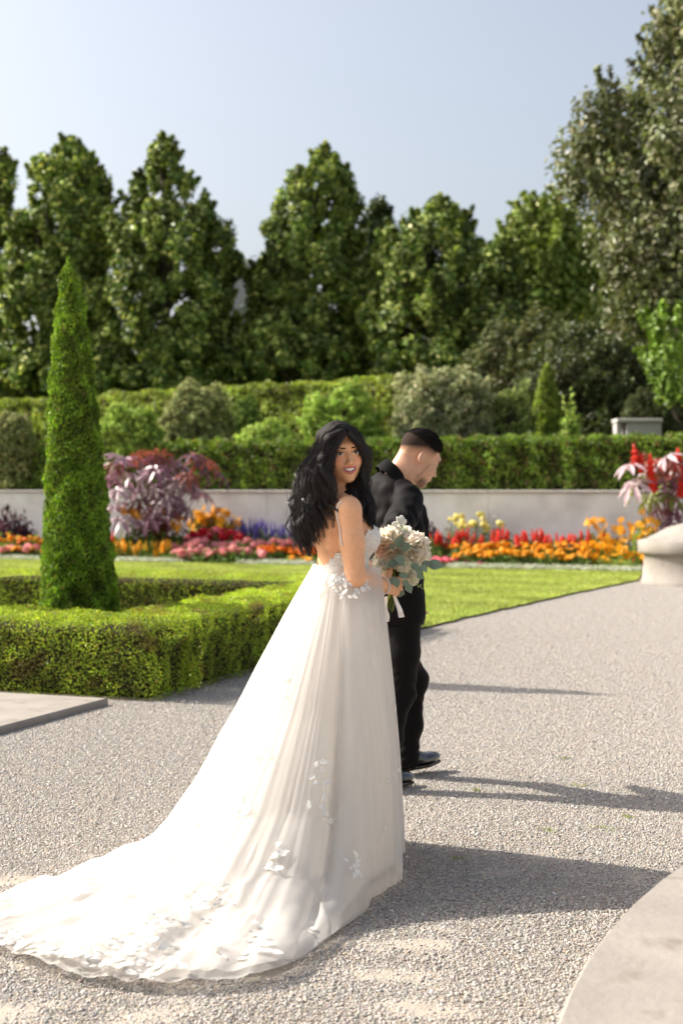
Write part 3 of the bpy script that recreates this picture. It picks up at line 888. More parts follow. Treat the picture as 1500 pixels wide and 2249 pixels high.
def daisy(seed, npet=9):
    r = np.random.default_rng(seed)
    V, F = [], []
    for i in range(npet):
        a = 2*math.pi*i/npet + r.normal(0, .08); d = np.array([math.cos(a), math.sin(a), 0]); s = np.array([-d[1], d[0], 0])
        k = len(V)
        V += [d*.15, d*.6+s*.27+[0, 0, .06], d*1.0+[0, 0, -.05+r.normal(0, .06)], d*.6-s*.27+[0, 0, .06]]
        F.append((k, k+1, k+2, k+3))
    k = len(V)
    V += [(0.2*math.cos(t), .2*math.sin(t), .02) for t in np.linspace(0, 6.28, 6, endpoint=False)] + [(0, 0, .16)]
    F4 = F; F3 = [(k+i, k+(i+1) % 6, k+6) for i in range(6)]
    return make_mesh('blossom', np.array(V, float), [np.array(F4), np.array(F3)])

def with_mat(fn, m, seeds):
    out = []
    for s in seeds:
        me = fn(s); me.materials.append(m); out.append(me)
    return out
BL = dict(gold=with_mat(lambda s: lump_ball(s, .6), GOLD, range(3)), pink=with_mat(lambda s: lump_ball(s, .75), PINK, range(3)), rose=with_mat(lambda s: lump_ball(s, .7), ROSE, range(3)),
          red=with_mat(spike, RED, range(4)), orange=with_mat(lambda s: lump_ball(s, .55), ORNG, range(3)), yellow=with_mat(lambda s: spike(s, 7, .22), YELL, range(3)), amberspike=with_mat(lambda s: spike(s, 8, .17), AMBER, range(3)),
          blue=with_mat(lambda s: spike(s, 9, .09), BLUE, range(3)), crimson=with_mat(lambda s: lump_ball(s, .7), CRIM, range(3)), paley=with_mat(lambda s: lump_ball(s, .95), PALEY, range(3)),
          daisy=with_mat(daisy, AMBER, range(4)), white=with_mat(lambda s: spike(s, 7, .2), WHITE, range(2)))
GRN = [(.13,.21,.035), (.09,.16,.025), (.18,.26,.05)]
GRY = [(.22,.27,.13), (.16,.21,.09), (.28,.32,.17)]
BUR = [(.055,.02,.03), (.09,.03,.045), (.035,.014,.02), (.13,.06,.075)]
def mound(seed, cols, n, ls, asp=.5, stalk=False):
    """foliage dome of unit height and unit radius"""
    r = np.random.default_rng(seed)
    d = unit(r.normal(size=(n, 3))); d[:, 2] = np.abs(d[:, 2])
    rad = r.random(n)**.4
    P = d*rad[:, None]*(1+.15*Noise(seed, .8)(d)[:, None])
    P[:, 2] = np.maximum(P[:, 2]*.95, .02)
    V, F, C = leaves(P, unit(d+r.normal(0, .6, (n, 3))+[0, 0, .3]), ls*r.uniform(.6, 1.3, n), ls*asp*r.uniform(.7, 1.2, n), pick_cols(n, cols, None, .2, r), r=r)
    mb = MB()
    mb.v, mb.f3, mb.c, mb.n = [V], [F], [C], len(V)
    me = mb.mesh('foliage'); me.materials.append(pleaf)
    return me
FO = dict(green=[mound(s, GRN, 260, .3) for s in range(3)], grey=[mound(s+10, GRY, 220, .26, .35) for s in range(3)], bur=[mound(s+20, BUR, 300, .32) for s in range(3)],
          white=[mound(s+30, [(.72,.74,.60), (.60,.64,.46), (.80,.80,.70), (.36,.42,.22)], 320, .16, .9) for s in range(3)], lime=[mound(s+40, [(.24,.34,.05), (.19,.29,.04), (.30,.38,.08)], 240, .3) for s in range(2)])
sm = MB(); sm.tube([(0, 0, 0), (0, 0, 1)], [1, .7], 5); STEM = sm.mesh('stem'); STEM.materials.append(stem_m)
prnd = random.Random(4)
def plant(name, label, cat, group, px, v, ytop, half_w, fol, blooms=(), bsize=.05, nb=6, lift=0.0, spread=.85, bz=(.75, 1.0), stems=False, fh=.85, tilt=.35):
    """px, ytop: where the top of the plant shows; v: metres behind the bed's front edge; half_w in metres"""
    p = bed(px, v)
    H = max(at(px, ytop, p[1])[2] - .05, .1)
    t = thing(name, label, cat, (p[0], p[1], .05), prnd.uniform(0, 6.28), group)
    f = obj('foliage', prnd.choice(FO[fol]), None, t)
    f.scale = (half_w, half_w, H*fh)
    f['kind'] = 'stuff'
    for b in range(nb if blooms else 0):
        kind = prnd.choice(blooms)
        me = prnd.choice(BL[kind])
        a = prnd.uniform(0, 6.28); rr_ = half_w*spread*math.sqrt(prnd.random())
        zt = H*prnd.uniform(*bz)*(1-.25*(rr_/half_w)**2)
        s = bsize*prnd.uniform(.75, 1.25)
        if me.name.startswith('spike'):
            o = obj('spike', me, None, t, (rr_*math.cos(a), rr_*math.sin(a), zt - s), (prnd.gauss(0, .12), prnd.gauss(0, .12), a))
        else:
            o = obj('blossom', me, None, t, (rr_*math.cos(a), rr_*math.sin(a), zt - s*.4), (prnd.gauss(0, tilt), prnd.gauss(0, tilt), a))
        o.scale = (s, s, s)
        if stems:
            so = obj('stem', STEM, None, t, (rr_*math.cos(a)*.5, rr_*math.sin(a)*.5, 0))
            dx, dy = rr_*math.cos(a)*.5, rr_*math.sin(a)*.5
            so.rotation_euler = (math.atan2(-dy, zt), math.atan2(dx, zt), 0)
            so.scale = (.006, .006, zt-s*.4)
    return t
R_ = prnd.uniform
# --- right of the couple
for i, px in enumerate(range(1005, 1420, 19)):
    plant('alyssum_plant', 'low mat of tiny white flowers edging the lawn right of the groom', 'flower', 'white edging flowers right of the groom', px+R_(-4, 4), R_(.05, .25), 1236+(px-1000)*.022+R_(-3, 4), .27, 'white')
for i, px in enumerate(range(1015, 1290, 15)):
    for v, yt in ((.45, 1208), (.95, 1190)):
        if v > .9 and i % 3 == 2: continue
        if v < .9 and i % 4 == 3: continue
        plant('marigold_plant', 'golden marigold plant in the yellow band right of the groom', 'flower', 'golden marigolds right of the groom', px+R_(-6, 6), v+R_(-.1, .1), yt+R_(-5, 6), .22, 'green', ('gold',), .052, 8, bz=(.78, 1.04))
for i, px in enumerate(range(940, 1365, 17)):
    plant('red_salvia_plant', 'scarlet salvia plant in the row behind the golden marigolds', 'flower', 'scarlet salvias behind the marigolds', px+R_(-5, 5), R_(1.25, 1.6), 1157+R_(-6, 10)+(8 if px > 1250 else 0), .2, 'green', ('red',), .21, 5, bz=(.86, 1.06), fh=.72)
for i, px in enumerate((938, 955, 975, 998, 968, 1040)):
    plant('pink_begonia_plant', 'rose pink flower clump beside the bouquet', 'flower', 'rose pink clumps beside the bouquet', px, (.35, .5, .45, .5, .2, .35)[i], 1226+R_(-5, 6), .2, 'green', ('rose',), .06, 8, bz=(.75, 1.0))
for i, (px, yt) in enumerate(((935, 1130), (960, 1150), (948, 1165), (975, 1175), (1105, 1160))):
    plant('burgundy_coleus_plant', 'dark burgundy leafy plant beside the groom\'s jacket', 'plant', 'burgundy plants beside the groom', px, R_(1.7, 2.3), yt, .3, 'bur')
for i, (px, yt) in enumerate(((1190, 1168), (1290, 1162), (1275, 1172))):
    plant('burgundy_coleus_plant', 'small dark burgundy plant poking up behind the scarlet salvias', 'plant', 'burgundy plants behind the salvias', px, 2.0, yt, .18, 'bur')
for i, (px, yt) in enumerate(((990, 1118), (1018, 1122), (1045, 1116), (1075, 1120), (1088, 1128), (1005, 1140), (1060, 1140))):
    plant('snapdragon_plant', 'tall pale yellow snapdragon plant against the wall', 'flower', 'pale yellow snapdragons against the wall', px, R_(2.0, 2.5), yt, .2, 'grey', ('paley', 'paley', 'white'), .06, 4, bz=(.85, 1.0), stems=True, fh=.8)
for i, (px, yt, v) in enumerate(((1300, 1125, 1.5), (1335, 1128, 1.7), (1368, 1135, 1.4), (1318, 1160, 1.2), (1350, 1170, 1.0), (1385, 1150, 1.3), (1330, 1190, .9), (1368, 1195, .7), (1395, 1205, .6), (1290, 1190, .9), (1310, 1215, .5))):
    plant('cosmos_plant', 'orange yellow cosmos plant near the stone pedestal', 'flower', 'orange cosmos near the pedestal', px, v, yt, .22, 'lime', ('daisy',), .085, 7, bz=(.7, 1.02), stems=True, fh=.6, tilt=.8)
for i, px in enumerate((1290, 1325, 1358, 1388)):
    plant('lime_foliage_plant', 'bright lime foliage clump in front of the orange cosmos', 'plant', 'lime foliage clumps by the pedestal', px, .4, 1222+R_(-5, 5), .24, 'lime', ('red', 'daisy'), .06, 2)
# --- left of the couple
for i, px in enumerate(list(range(-10, 95, 20))+list(range(262, 395, 18))+list(range(545, 700, 18))):
    plant('alyssum_plant', 'low mat of tiny white flowers edging the lawn left of the bride', 'flower', 'white edging flowers left of the bride', px+R_(-4, 4), R_(.03, .2), 1228+R_(-3, 4), .28, 'white')
for i, px in enumerate(range(392, 560, 17)):
    for v, yt in ((.3, 1199), (.75, 1184)):
        plant('zinnia_plant', 'salmon pink zinnia plant left of the bride\'s hair', 'flower', 'salmon zinnias left of the bride', px+R_(-5, 5)+v*8, v+R_(-.08, .08), yt+R_(-5, 6), .27, 'green', ('pink',), .08, 5, bz=(.55, 1.0))
for i, px in enumerate(range(500, 660, 20)):
    plant('zinnia_plant', 'salmon zinnia plant behind the orange flowers near the bride\'s hair', 'flower', 'salmon zinnias behind the orange flowers', px+R_(-5, 5), R_(1.2, 1.5), 1180+R_(-4, 5), .26, 'green', ('pink',), .085, 5, bz=(.75, 1.0))
for i, px in enumerate(range(575, 700, 15)):
    plant('orange_marigold_plant', 'vivid orange marigold plant under the bride\'s hair', 'flower', 'orange marigolds under the bride\'s hair', px+R_(-5, 5), R_(.55, .9), 1194+R_(-4, 8), .22, 'green', ('orange',), .06, 9, bz=(.75, 1.02))
for i, px in enumerate((640, 662, 684)):
    plant('yellow_marigold_plant', 'small yellow marigold plant at the bride\'s back', 'flower', 'yellow marigolds at the bride\'s back', px, .3, 1220, .2, 'lime', ('gold',), .05, 5)
for i, px in enumerate(list(range(258, 390, 14))):
    plant('celosia_plant', 'yellow and orange plumed celosia plant right of the cone topiary', 'flower', 'plumed celosias right of the cone', px, R_(.4, .9), 1186+R_(-6, 10), .18, 'lime', ('yellow', 'amberspike', 'amberspike'), .24, 4, bz=(.85, 1.05), fh=.7)
for i, (px, yt) in enumerate(((255, 1165), (268, 1175), (284, 1178))):
    plant('red_celosia_plant', 'coral red plumed plant at the right flank of the cone topiary', 'flower', 'coral plumes at the cone', px, 1.2, yt, .18, 'lime', ('red', 'amberspike'), .22, 3, bz=(.85, 1.05))
for i, (px, yt, v) in enumerate(((310, 1140, 1.6), (340, 1130, 1.9), (370, 1138, 1.7), (400, 1150, 1.6), (325, 1160, 1.1), (360, 1165, 1.1), (392, 1172, 1.1))):
    plant('burgundy_coleus_plant', 'dark maroon bush at the foot of the purple castor plant', 'plant', 'maroon bushes under the castor plant', px, v, yt, .36, 'bur')
for i, (px, yt) in enumerate(((422, 1165), (436, 1158), (458, 1160), (474, 1152), (498, 1158), (520, 1166), (412, 1178))):
    plant('dahlia_plant', 'deep red dahlia plant between the castor plant and the zinnias', 'flower', 'red dahlias by the castor plant', px, R_(1.2, 1.6), yt, .26, 'green', ('crimson', 'rose', 'crimson'), .10, 4, bz=(.8, 1.0))
for i, (px, yt) in enumerate(((430, 1112), (448, 1105), (468, 1102), (488, 1108), (502, 1118), (440, 1130), (462, 1125), (484, 1130), (500, 1136))):
    plant('rudbeckia_plant', 'golden orange rudbeckia plant at the right of the castor plant', 'flower', 'rudbeckias beside the castor plant', px, R_(1.9, 2.3), yt, .24, 'green', ('daisy',), .10, 7, bz=(.8, 1.02), stems=True, fh=.75, tilt=.9)
for i, (px, yt) in enumerate(((285, 1100), (300, 1112), (345, 1096), (322, 1120), (385, 1118), (395, 1135))):
    plant('rudbeckia_plant', 'orange rudbeckia plant showing among the purple castor leaves', 'flower', 'rudbeckias among the castor leaves', px, R_(.9, 1.3), yt, .25, 'green', ('daisy',), .11, 4, bz=(.85, 1.02), stems=True, fh=.55, tilt=.9)
for i, px in enumerate(range(512, 640, 10)):
    plant('blue_salvia_plant', 'violet blue salvia plant against the wall left of the bride', 'flower', 'violet salvias against the wall', px+R_(-4, 4), R_(2.0, 2.5), 1128+R_(-6, 16)+(px-512)*.12, .2, 'grey', ('blue',), .30, 6, bz=(.85, 1.05), fh=.75)
for i, px in enumerate(range(-10, 95, 15)):
    plant('mixed_bedding_plant', 'pink and yellow bedding plant left of the cone topiary', 'flower', 'bedding plants left of the cone', px, R_(.35, .6), 1200+R_(-5, 6), .26, 'green', ('pink', 'pink', 'gold'), .075, 6)
    plant('mixed_bedding_plant', 'yellow bedding plant behind the pink ones left of the cone topiary', 'flower', 'yellow bedding plants left of the cone', px+6, R_(1.1, 1.4), 1172+R_(-5, 6), .26, 'lime', ('gold', 'gold', 'orange'), .06, 6)
for i, (px, yt) in enumerate(((5, 1105), (25, 1100), (42, 1118), (-10, 1125), (55, 1135))):
    plant('burgundy_coleus_plant', 'dark purple bush by the wall at the far left', 'plant', 'purple bushes at the far left', px, 2.0, yt, .34, 'bur')

# --- castor oil plants: every big palmate leaf is a piece of its own
cast_m = mat('castor_leaf', (.17, .065, .10), rough=.34, spec=.6, trans=.22, objrand=.45, var=.2, scale=6)
cast_r = mat('castor_red_leaf', (.30, .075, .05), rough=.36, spec=.6, trans=.3, objrand=.35)
cast_p = mat('castor_sheen_leaf', (.33, .20, .25), rough=.36, spec=.6, trans=.25, objrand=.25)  # paler copy of the purple leaf: sunlit sheen put into its colour
cstem = mat('castor_stem', (.16, .04, .05), rough=.5)
def palmate(seed, lobes=8):
    r = np.random.default_rng(seed)
    V, F = [(0, 0, 0)], []
    for i in range(lobes):
        a = math.radians(-150 + 300*i/(lobes-1)) + math.pi/2
        Ln = (.62 + .38*math.cos((i-(lobes-1)/2)/(lobes/2)*1.25))*r.uniform(.9, 1.08)
        d = np.array([math.cos(a), math.sin(a)]); s = np.array([-d[1], d[0]])
        k = len(V)
        dr = -.42*Ln
        def pt(f, w, z): 
            q = d*f*Ln + s*w*Ln
            return (q[0], q[1], z)
        V += [pt(.35, .10, .05), pt(.35, -.10, .05), pt(.35, 0, 0), pt(.7, .14, dr*.35), pt(.7, -.14, dr*.35), pt(.7, 0, dr*.35-.05), pt(1.0, 0, dr)]
        F += [(0, k+2, k), (0, k+1, k+2), (k, k+2, k+5), (k, k+5, k+3), (k+2, k+1, k+4), (k+2, k+4, k+5), (k+3, k+5, k+6), (k+5, k+4, k+6)]
    return make_mesh('leaf', np.array(V, float), np.array(F))
PAL = {}
for nm, m_ in (('m', cast_m), ('r', cast_r), ('p', cast_p), ('g', mat('castor_green_leaf', (.24, .28, .06), rough=.4, spec=.4, trans=.35, objrand=.3)), ('w', mat('castor_silver_leaf', (.50, .36, .39), rough=.4, spec=.5, trans=.3, objrand=.2))):
    PAL[nm] = []
    for s in range(3):
        me = palmate(s); me.materials.append(m_); PAL[nm].append(me)
def castor(label, px0, v0, spots, seed, kinds):
    r = random.Random(seed)
    p0 = bed(px0, v0)
    t = thing('castor_oil_plant', label, 'plant', (p0[0], p0[1], .05))
    mb = MB()
    trunk_top = np.array([0, 0, 1.5])
    for (px, py, size, kk) in spots:
        Y = p0[1] + r.uniform(-.75, .55)
        w = at(px, py, Y) - np.array([p0[0], p0[1], .05])
        me = r.choice(PAL[kk])
        rad = w[:2]/(np.linalg.norm(w[:2])+1e-6)
        az = math.atan2(rad[1], rad[0]) - math.pi/2 + r.gauss(0, .5)
        o = obj('leaf', me, None, t, w.tolist(), (r.gauss(-.55, .3), r.gauss(0, .3), az))
        s = size*Y/FOC*.62
        o.scale = (s, s, s)
        b = np.array([w[0]*.25, w[1]*.25, max(w[2]*.45, .1)])
        mb.tube([(0, 0, max(b[2]*.5, .02)), b, (b*.35+w*.65)+np.array([0, 0, .08]), w], [.018, .013, .008, .005], 5)
    mb.tube([(0, 0, 0), (.03, 0, .6), (0, .03, 1.3), (.02, 0, 1.9)], [.035, .03, .02, .008], 7)
    obj('stem', mb.mesh('stem', True), cstem, t)
    return t
rs = random.Random(9)
sp = [(262, 1002, 62, 'p'), (275, 1012, 70, 'm'), (300, 1000, 56, 'r'), (250, 1020, 60, 'r'), (330, 1010, 70, 'm'), (352, 1000, 60, 'r'), (375, 1018, 76, 'm'), (398, 1022, 82, 'p'), (420, 1000, 64, 'm'), (436, 1008, 64, 'r'),
      (448, 1025, 76, 'm'), (470, 1020, 60, 'r'), (488, 1046, 64, 'm'), (270, 1048, 84, 'p'), (295, 1040, 70, 'm'), (318, 1050, 70, 'm'), (345, 1030, 78, 'm'), (370, 1052, 84, 'p'), (392, 1062, 80, 'p'), (415, 1045, 66, 'r'),
      (438, 1078, 84, 'p'), (420, 1070, 70, 'm'), (340, 1075, 70, 'm'), (290, 1085, 80, 'p'), (262, 1075, 70, 'p'), (310, 1100, 74, 'm'), (350, 1110, 74, 'm'), (372, 1098, 70, 'm'), (255, 1110, 76, 'p'), (268, 1140, 80, 'p'), (290, 1150, 74, 'm'),
      (330, 1135, 74, 'm'), (365, 1130, 66, 'm'), (395, 1100, 66, 'm'), (410, 1118, 60, 'm'), (245, 1045, 66, 'm'), (240, 1090, 66, 'p')]
castor('big castor plant with pinkish purple palmate leaves beside the cone topiary', 352, 1.1, sp, 3, 'm')
sp2 = [(1382, 1022, 76, 'w'), (1400, 1005, 60, 'r'), (1418, 1035, 74, 'w'), (1392, 1062, 84, 'w'), (1380, 1075, 72, 'g'), (1440, 1012, 66, 'r'), (1462, 1005, 74, 'w'), (1484, 1018, 62, 'r'), (1445, 1072, 82, 'g'), (1460, 1055, 74, 'm'),
       (1480, 1045, 66, 'r'), (1428, 1095, 66, 'g'), (1405, 1045, 60, 'g'), (1450, 1030, 66, 'r'), (1470, 1090, 74, 'g'), (1495, 1075, 74, 'm'), (1455, 1120, 60, 'm'), (1485, 1118, 66, 'm'), (1510, 1030, 80, 'w'), (1530, 1060, 84, 'm'), (1520, 1100, 80, 'g'), (1550, 1020, 80, 'r'), (1475, 1140, 56, 'm')]
ct2 = castor('castor plant with pale star leaves and red flower spikes behind the pedestal', 1470, 1.2, sp2, 8, 'p')
for (px, py, s) in ((1397, 1000, .42), (1408, 1018, .36), (1428, 1022, .40), (1435, 1058, .42), (1488, 1012, .45), (1500, 1040, .5), (1498, 1070, .4)):
    Y = bed(1470, 1.2)[1] - .45
    w = at(px, py+s*60, Y) - np.array(ct2.location)
    o = obj('flower_spike', rs.choice(BL['red']), None, ct2, w.tolist(), (rs.gauss(0, .2), rs.gauss(0, .2), 0)); o.scale = (s*1.2, s*1.2, s)
for i, (px, yt) in enumerate(((1408, 1112), (1430, 1128), (1445, 1150), (1462, 1150), (1425, 1165))):
    plant('cosmos_plant', 'orange cosmos plant growing behind the pedestal rim', 'flower', 'orange cosmos behind the pedestal', px, .8, yt, .2, 'lime', ('daisy',), .09, 5, bz=(.75, 1.02), stems=True, fh=.7, tilt=.8)

# ================================================================== PEOPLE: implicit surfaces turned into one continuous mesh
def smin(a, b, k):
    h = np.clip(.5 + .5*(b-a)/k, 0, 1)
    return b*(1-h) + a*h - k*h*(1-h)
def smax(a, b, k): return -smin(-a, -b, k)
def ell(P, c, r):
    q = P - np.asarray(c); r = np.asarray(r, float)
    k0 = np.linalg.norm(q/r, axis=-1); k1 = np.linalg.norm(q/(r*r), axis=-1)
    return np.where(k1 > 1e-9, k0*(k0-1)/np.maximum(k1, 1e-9), -r.min())
def cap(P, a, b, ra, rb=None):
    a = np.asarray(a, float); b = np.asarray(b, float); rb = ra if rb is None else rb
    ab = b-a
    t = np.clip(((P-a) @ ab)/(ab @ ab), 0, 1)
    return np.linalg.norm(P - a - t[:, None]*ab, axis=-1) - (ra + (rb-ra)*t)
def chain(P, pts, rad, k=.01):
    d = None
    for i in range(len(pts)-1):
        c = cap(P, pts[i], pts[i+1], rad[i], rad[i+1])
        d = c if d is None else smin(d, c, k)
    return d
def sdf_mesh(fn, lo, hi, h, project_it=2):
    lo = np.asarray(lo, float); hi = np.asarray(hi, float)
    B = 8
    nb = np.ceil((hi-lo)/(h*B)).astype(int)
    n = nb*B + 1
    D = np.full(n, 1.0, np.float32)
    bc = np.stack(np.meshgrid(*[np.arange(k) for k in nb], indexing='ij'), -1).reshape(-1, 3)
    dc = fn(lo + (bc*B + B/2)*h)
    D_blocks = bc[np.abs(dc) < h*B*1.25]
    inside_blocks = bc[(dc < 0)]
    for b_ in inside_blocks:
        D[b_[0]*B:b_[0]*B+B+1, b_[1]*B:b_[1]*B+B+1, b_[2]*B:b_[2]*B+B+1] = -1.0
    loc = np.stack(np.meshgrid(*[np.arange(B+1)]*3, indexing='ij'), -1).reshape(-1, 3)
    for s in range(0, len(D_blocks), 400):
        blk = D_blocks[s:s+400]
        idx = (blk[:, None]*B + loc[None]).reshape(-1, 3)
        D[idx[:, 0], idx[:, 1], idx[:, 2]] = fn(lo + idx*h)
    ins = D < 0
    m = [n[0]-1, n[1]-1, n[2]-1]
    cnt = np.zeros(m, np.int8)
    for i in (0, 1):
        for j in (0, 1):
            for k in (0, 1):
                cnt += ins[i:i+m[0], j:j+m[1], k:k+m[2]]
    act = np.argwhere((cnt > 0) & (cnt < 8))
    vid = np.full(m, -1, np.int64); vid[act[:, 0], act[:, 1], act[:, 2]] = np.arange(len(act))
    acc = np.zeros((len(act), 3)); num = np.zeros(len(act))
    cs = [(i, j, k) for i in (0, 1) for j in (0, 1) for k in (0, 1)]
    for a in cs:
        for ax in range(3):
            if a[ax] == 1: continue
            b_ = list(a); b_[ax] = 1
            da = D[act[:, 0]+a[0], act[:, 1]+a[1], act[:, 2]+a[2]]; db = D[act[:, 0]+b_[0], act[:, 1]+b_[1], act[:, 2]+b_[2]]
            x = (da < 0) != (db < 0)
            t = np.where(x, da/np.where(np.abs(da-db) < 1e-9, 1, da-db), 0)
            p = np.tile(np.array(a, float), (len(act), 1)); p[:, ax] += t
            acc[x] += p[x]; num[x] += 1
    V = lo + (act + acc/num[:, None])*h
    Q = []
    for ax in range(3):
        sl0 = [slice(None)]*3; sl1 = [slice(None)]*3
        sl0[ax] = slice(0, n[ax]-1); sl1[ax] = slice(1, n[ax])
        ch = np.argwhere(ins[tuple(sl0)] != ins[tuple(sl1)])
        u, v = (ax+1) % 3, (ax+2) % 3
        ok = (ch[:, u] > 0) & (ch[:, v] > 0) & (ch[:, u] < m[u]) & (ch[:, v] < m[v])
        ch = ch[ok]
        flip = ins[ch[:, 0], ch[:, 1], ch[:, 2]]
        def cell(du, dv):
            c = ch.copy(); c[:, u] += du; c[:, v] += dv
            return vid[c[:, 0], c[:, 1], c[:, 2]]
        q = np.stack([cell(-1, -1), cell(0, -1), cell(0, 0), cell(-1, 0)], -1)
        q[~flip] = q[~flip][:, ::-1]
        Q.append(q)
    Q = np.concatenate(Q); Q = Q[(Q >= 0).all(1)]
    e = h*.4
    for _ in range(project_it):
        d = fn(V)
        g = np.stack([fn(V+np.eye(3)[i]*e) - fn(V-np.eye(3)[i]*e) for i in range(3)], -1)/(2*e)
        V = V - np.clip(d/np.maximum((g*g).sum(-1), .3), -h, h)[:, None]*g*.8
    return V, Q

def Rz(a): return np.array([[math.cos(a), -math.sin(a), 0], [math.sin(a), math.cos(a), 0], [0, 0, 1]])
def Rx(a): return np.array([[1, 0, 0], [0, math.cos(a), -math.sin(a)], [0, math.sin(a), math.cos(a)]])
def Ry(a): return np.array([[math.cos(a), 0, math.sin(a)], [0, 1, 0], [-math.sin(a), 0, math.cos(a)]])

def head_sdf(q, male=False, smile=True):
    """head looking along -y, z up, origin between the eyes inside the skull"""
    w = 1.05 if male else 1.0
    s = np.abs(q[:, 0]); m = np.stack([s, q[:, 1], q[:, 2]], -1)
    d = ell(q, (0, .018, .040), (.0745*w, .094, .080))
    d = smin(d, ell(q, (0, -.030, -.030), (.0605*w, .060, .082)), .03)
    d = smin(d, ell(q, (0, -.040, -.069 if not male else -.073), (.046 if not male else .051, .044, .039)), .025)
    d = smin(d, ell(q, (0, -.074, -.098 if not male else -.103), (.019 if not male else .025, .015, .014)), .022)
    d = smin(d, ell(m, (.040, -.058, -.032), (.022, .024, .024)), .02)
    d = smin(d, ell(q, (0, -.076, .030), (.046, .014, .013 if not male else .016)), .022)
    d = smin(d, ell(q, (0, -.062, -.060), (.034, .032, .028)), .016)
    # eye sockets
    d = smax(d, -ell(m, (.031, -.098, .001), (.0165, .014, .0105)), .010)
    # lids
    d = smin(d, ell(m, (.031, -.0735, .0005), (.0155, .0125, .0125)), .004)
    # nose
    d = smin(d, cap(q, (0, -.082, .012), (0, -.1035, -.030), .0065, .0088), .010)
    d = smin(d, ell(q, (0, -.1065, -.034), (.0092, .0085, .0082)), .007)
    d = smin(d, ell(m, (.0115, -.0965, -.038), (.0072, .0085, .0065)), .006)
    # lips
    lx = np.clip(m[:, 0], 0, .0305 if smile else .027)
    zc = -.0630 + (lx**2)*(12.5 if smile else 1.5); yc = -.0975 + (lx**2)*(16 if smile else 13)
    op = .0066 if smile else .0008
    up = np.sqrt((m[:, 0]-lx)**2 + (m[:, 1]-yc)**2 + (m[:, 2]-(zc+.0035+op*(1-lx/.029)))**2) - .0036*(1-.45*lx/.027)
    lo_ = np.sqrt((m[:, 0]-lx)**2 + (m[:, 1]-yc)**2 + (m[:, 2]-(zc-.0045-op*1.1*(1-lx/.029)))**2) - .0052*(1-.5*lx/.027)
    lips = np.minimum(up, lo_)
    if smile:
        d = smax(d, -ell(q, (0, -.100, -.0610), (.0255, .014, .0080)), .004)
    d = smin(d, lips, .0035)
    # ears
    e = ell(m, (.0755*w, .018, -.012), (.008, .019, .031))
    e = smax(e, -ell(m, (.0875*w, .012, -.008), (.007, .011, .017)), .005)
    d = smin(d, e, .006)
    return d, lips

def hand_prims(W, fwd, pn, side, curl, scale=1.0, thumb=((.55, .55, .45), (.75, .15, .65), (.6, -.2, .75)), spread=1.0):
    """capsules of a hand: wrist W, forward axis, palm normal, thumb side"""
    fwd, pn, side = unit(fwd), unit(pn), unit(side)
    out = []
    offs = [1.5, .5, -.5, -1.5]
    met = [.078, .080, .075, .066]; segs = [(.040, .024, .020), (.045, .027, .021), (.041, .025, .020), (.031, .019, .018)]
    for i in range(4):
        b = W + (fwd*.012 + side*offs[i]*.009)*scale
        kx = W + (fwd*met[i] + side*offs[i]*.0185*spread - pn*.004*(abs(offs[i]) < 1))*scale
        out.append((b, kx, .0135*scale, .0115*scale))
        p = kx; th = 0
        for j in range(3):
            th += curl[i][j] if isinstance(curl[0], (list, tuple)) else curl[j]
            dr = fwd*math.cos(th) + pn*math.sin(th)
            e = p + dr*segs[i][j]*scale
            out.append((p, e, (.0102-.001*j)*scale, (.0094-.0012*j)*scale))
            p = e
    p = W + (fwd*.018 + side*.022 + pn*.006)*scale
    for j, (a, b, c) in enumerate(thumb):
        dr = unit(fwd*a + side*b + pn*c)
        e = p + dr*(.040, .030, .025)[j]*scale
        out.append((p, e, (.0150, .0108, .0100)[j]*scale, (.0112, .0098, .0082)[j]*scale))
        p = e
    return out
def hand_sdf(P, prims):
    d = None
    for i, (a, b, ra, rb) in enumerate(prims):
        c = cap(P, a, b, ra, rb)
        d = c if d is None else smin(d, c, .006 if i < 16 and i % 4 == 0 else .0035)
    return d

# ------------------------------------------------------------------ materials for the people
skin_m = mat('warm_brown_skin', (1, 1, 1), rough=.42, spec=.45, attr=True, sss=.12, var=.05, scale=60)
eye_m = mat('eye_white', (.72, .69, .66), rough=.12, spec=.5)
iris_m = mat('dark_iris', (.018, .010, .006), rough=.1, spec=.6)
teeth_m = mat('teeth', (.90, .87, .83), rough=.25, spec=.5)
hair_m = mat('black_brown_hair', (.018, .011, .0085), rough=.34, spec=.5)
hair_b = mat('hair_under', (.009, .006, .005), rough=.7, spec=.15)  # darker, duller mass under the strands
brow_m = mat('brow_hair', (.022, .014, .010), rough=.6)
satin_m = mat('ivory_satin', (.84, .80, .745), rough=.55, spec=.3, sheen=.2, bump=.05, bscale=300, trans=.5)
lace_m = mat('ivory_lace', (.82, .785, .73), rough=.75, spec=.2, var=.12, scale=70, bump=.9, bscale=110, bdist=.012)
leaf_lace_m = mat('lace_leaf', (.86, .84, .80), rough=.5, spec=.3, objrand=.05, trans=.3)
suit_m = mat('black_suit_wool', (.0075, .0065, .0065), rough=.65, spec=.07, sheen=.01, bump=.12, bscale=400)
shirt_m = mat('white_shirt', (.78, .78, .80), rough=.7)
patent_m = mat('black_patent_leather', (.010, .010, .012), rough=.07, spec=.7, coat=.8)
bead_m = mat('silver_beads', (.80, .78, .76), rough=.18, spec=.9)

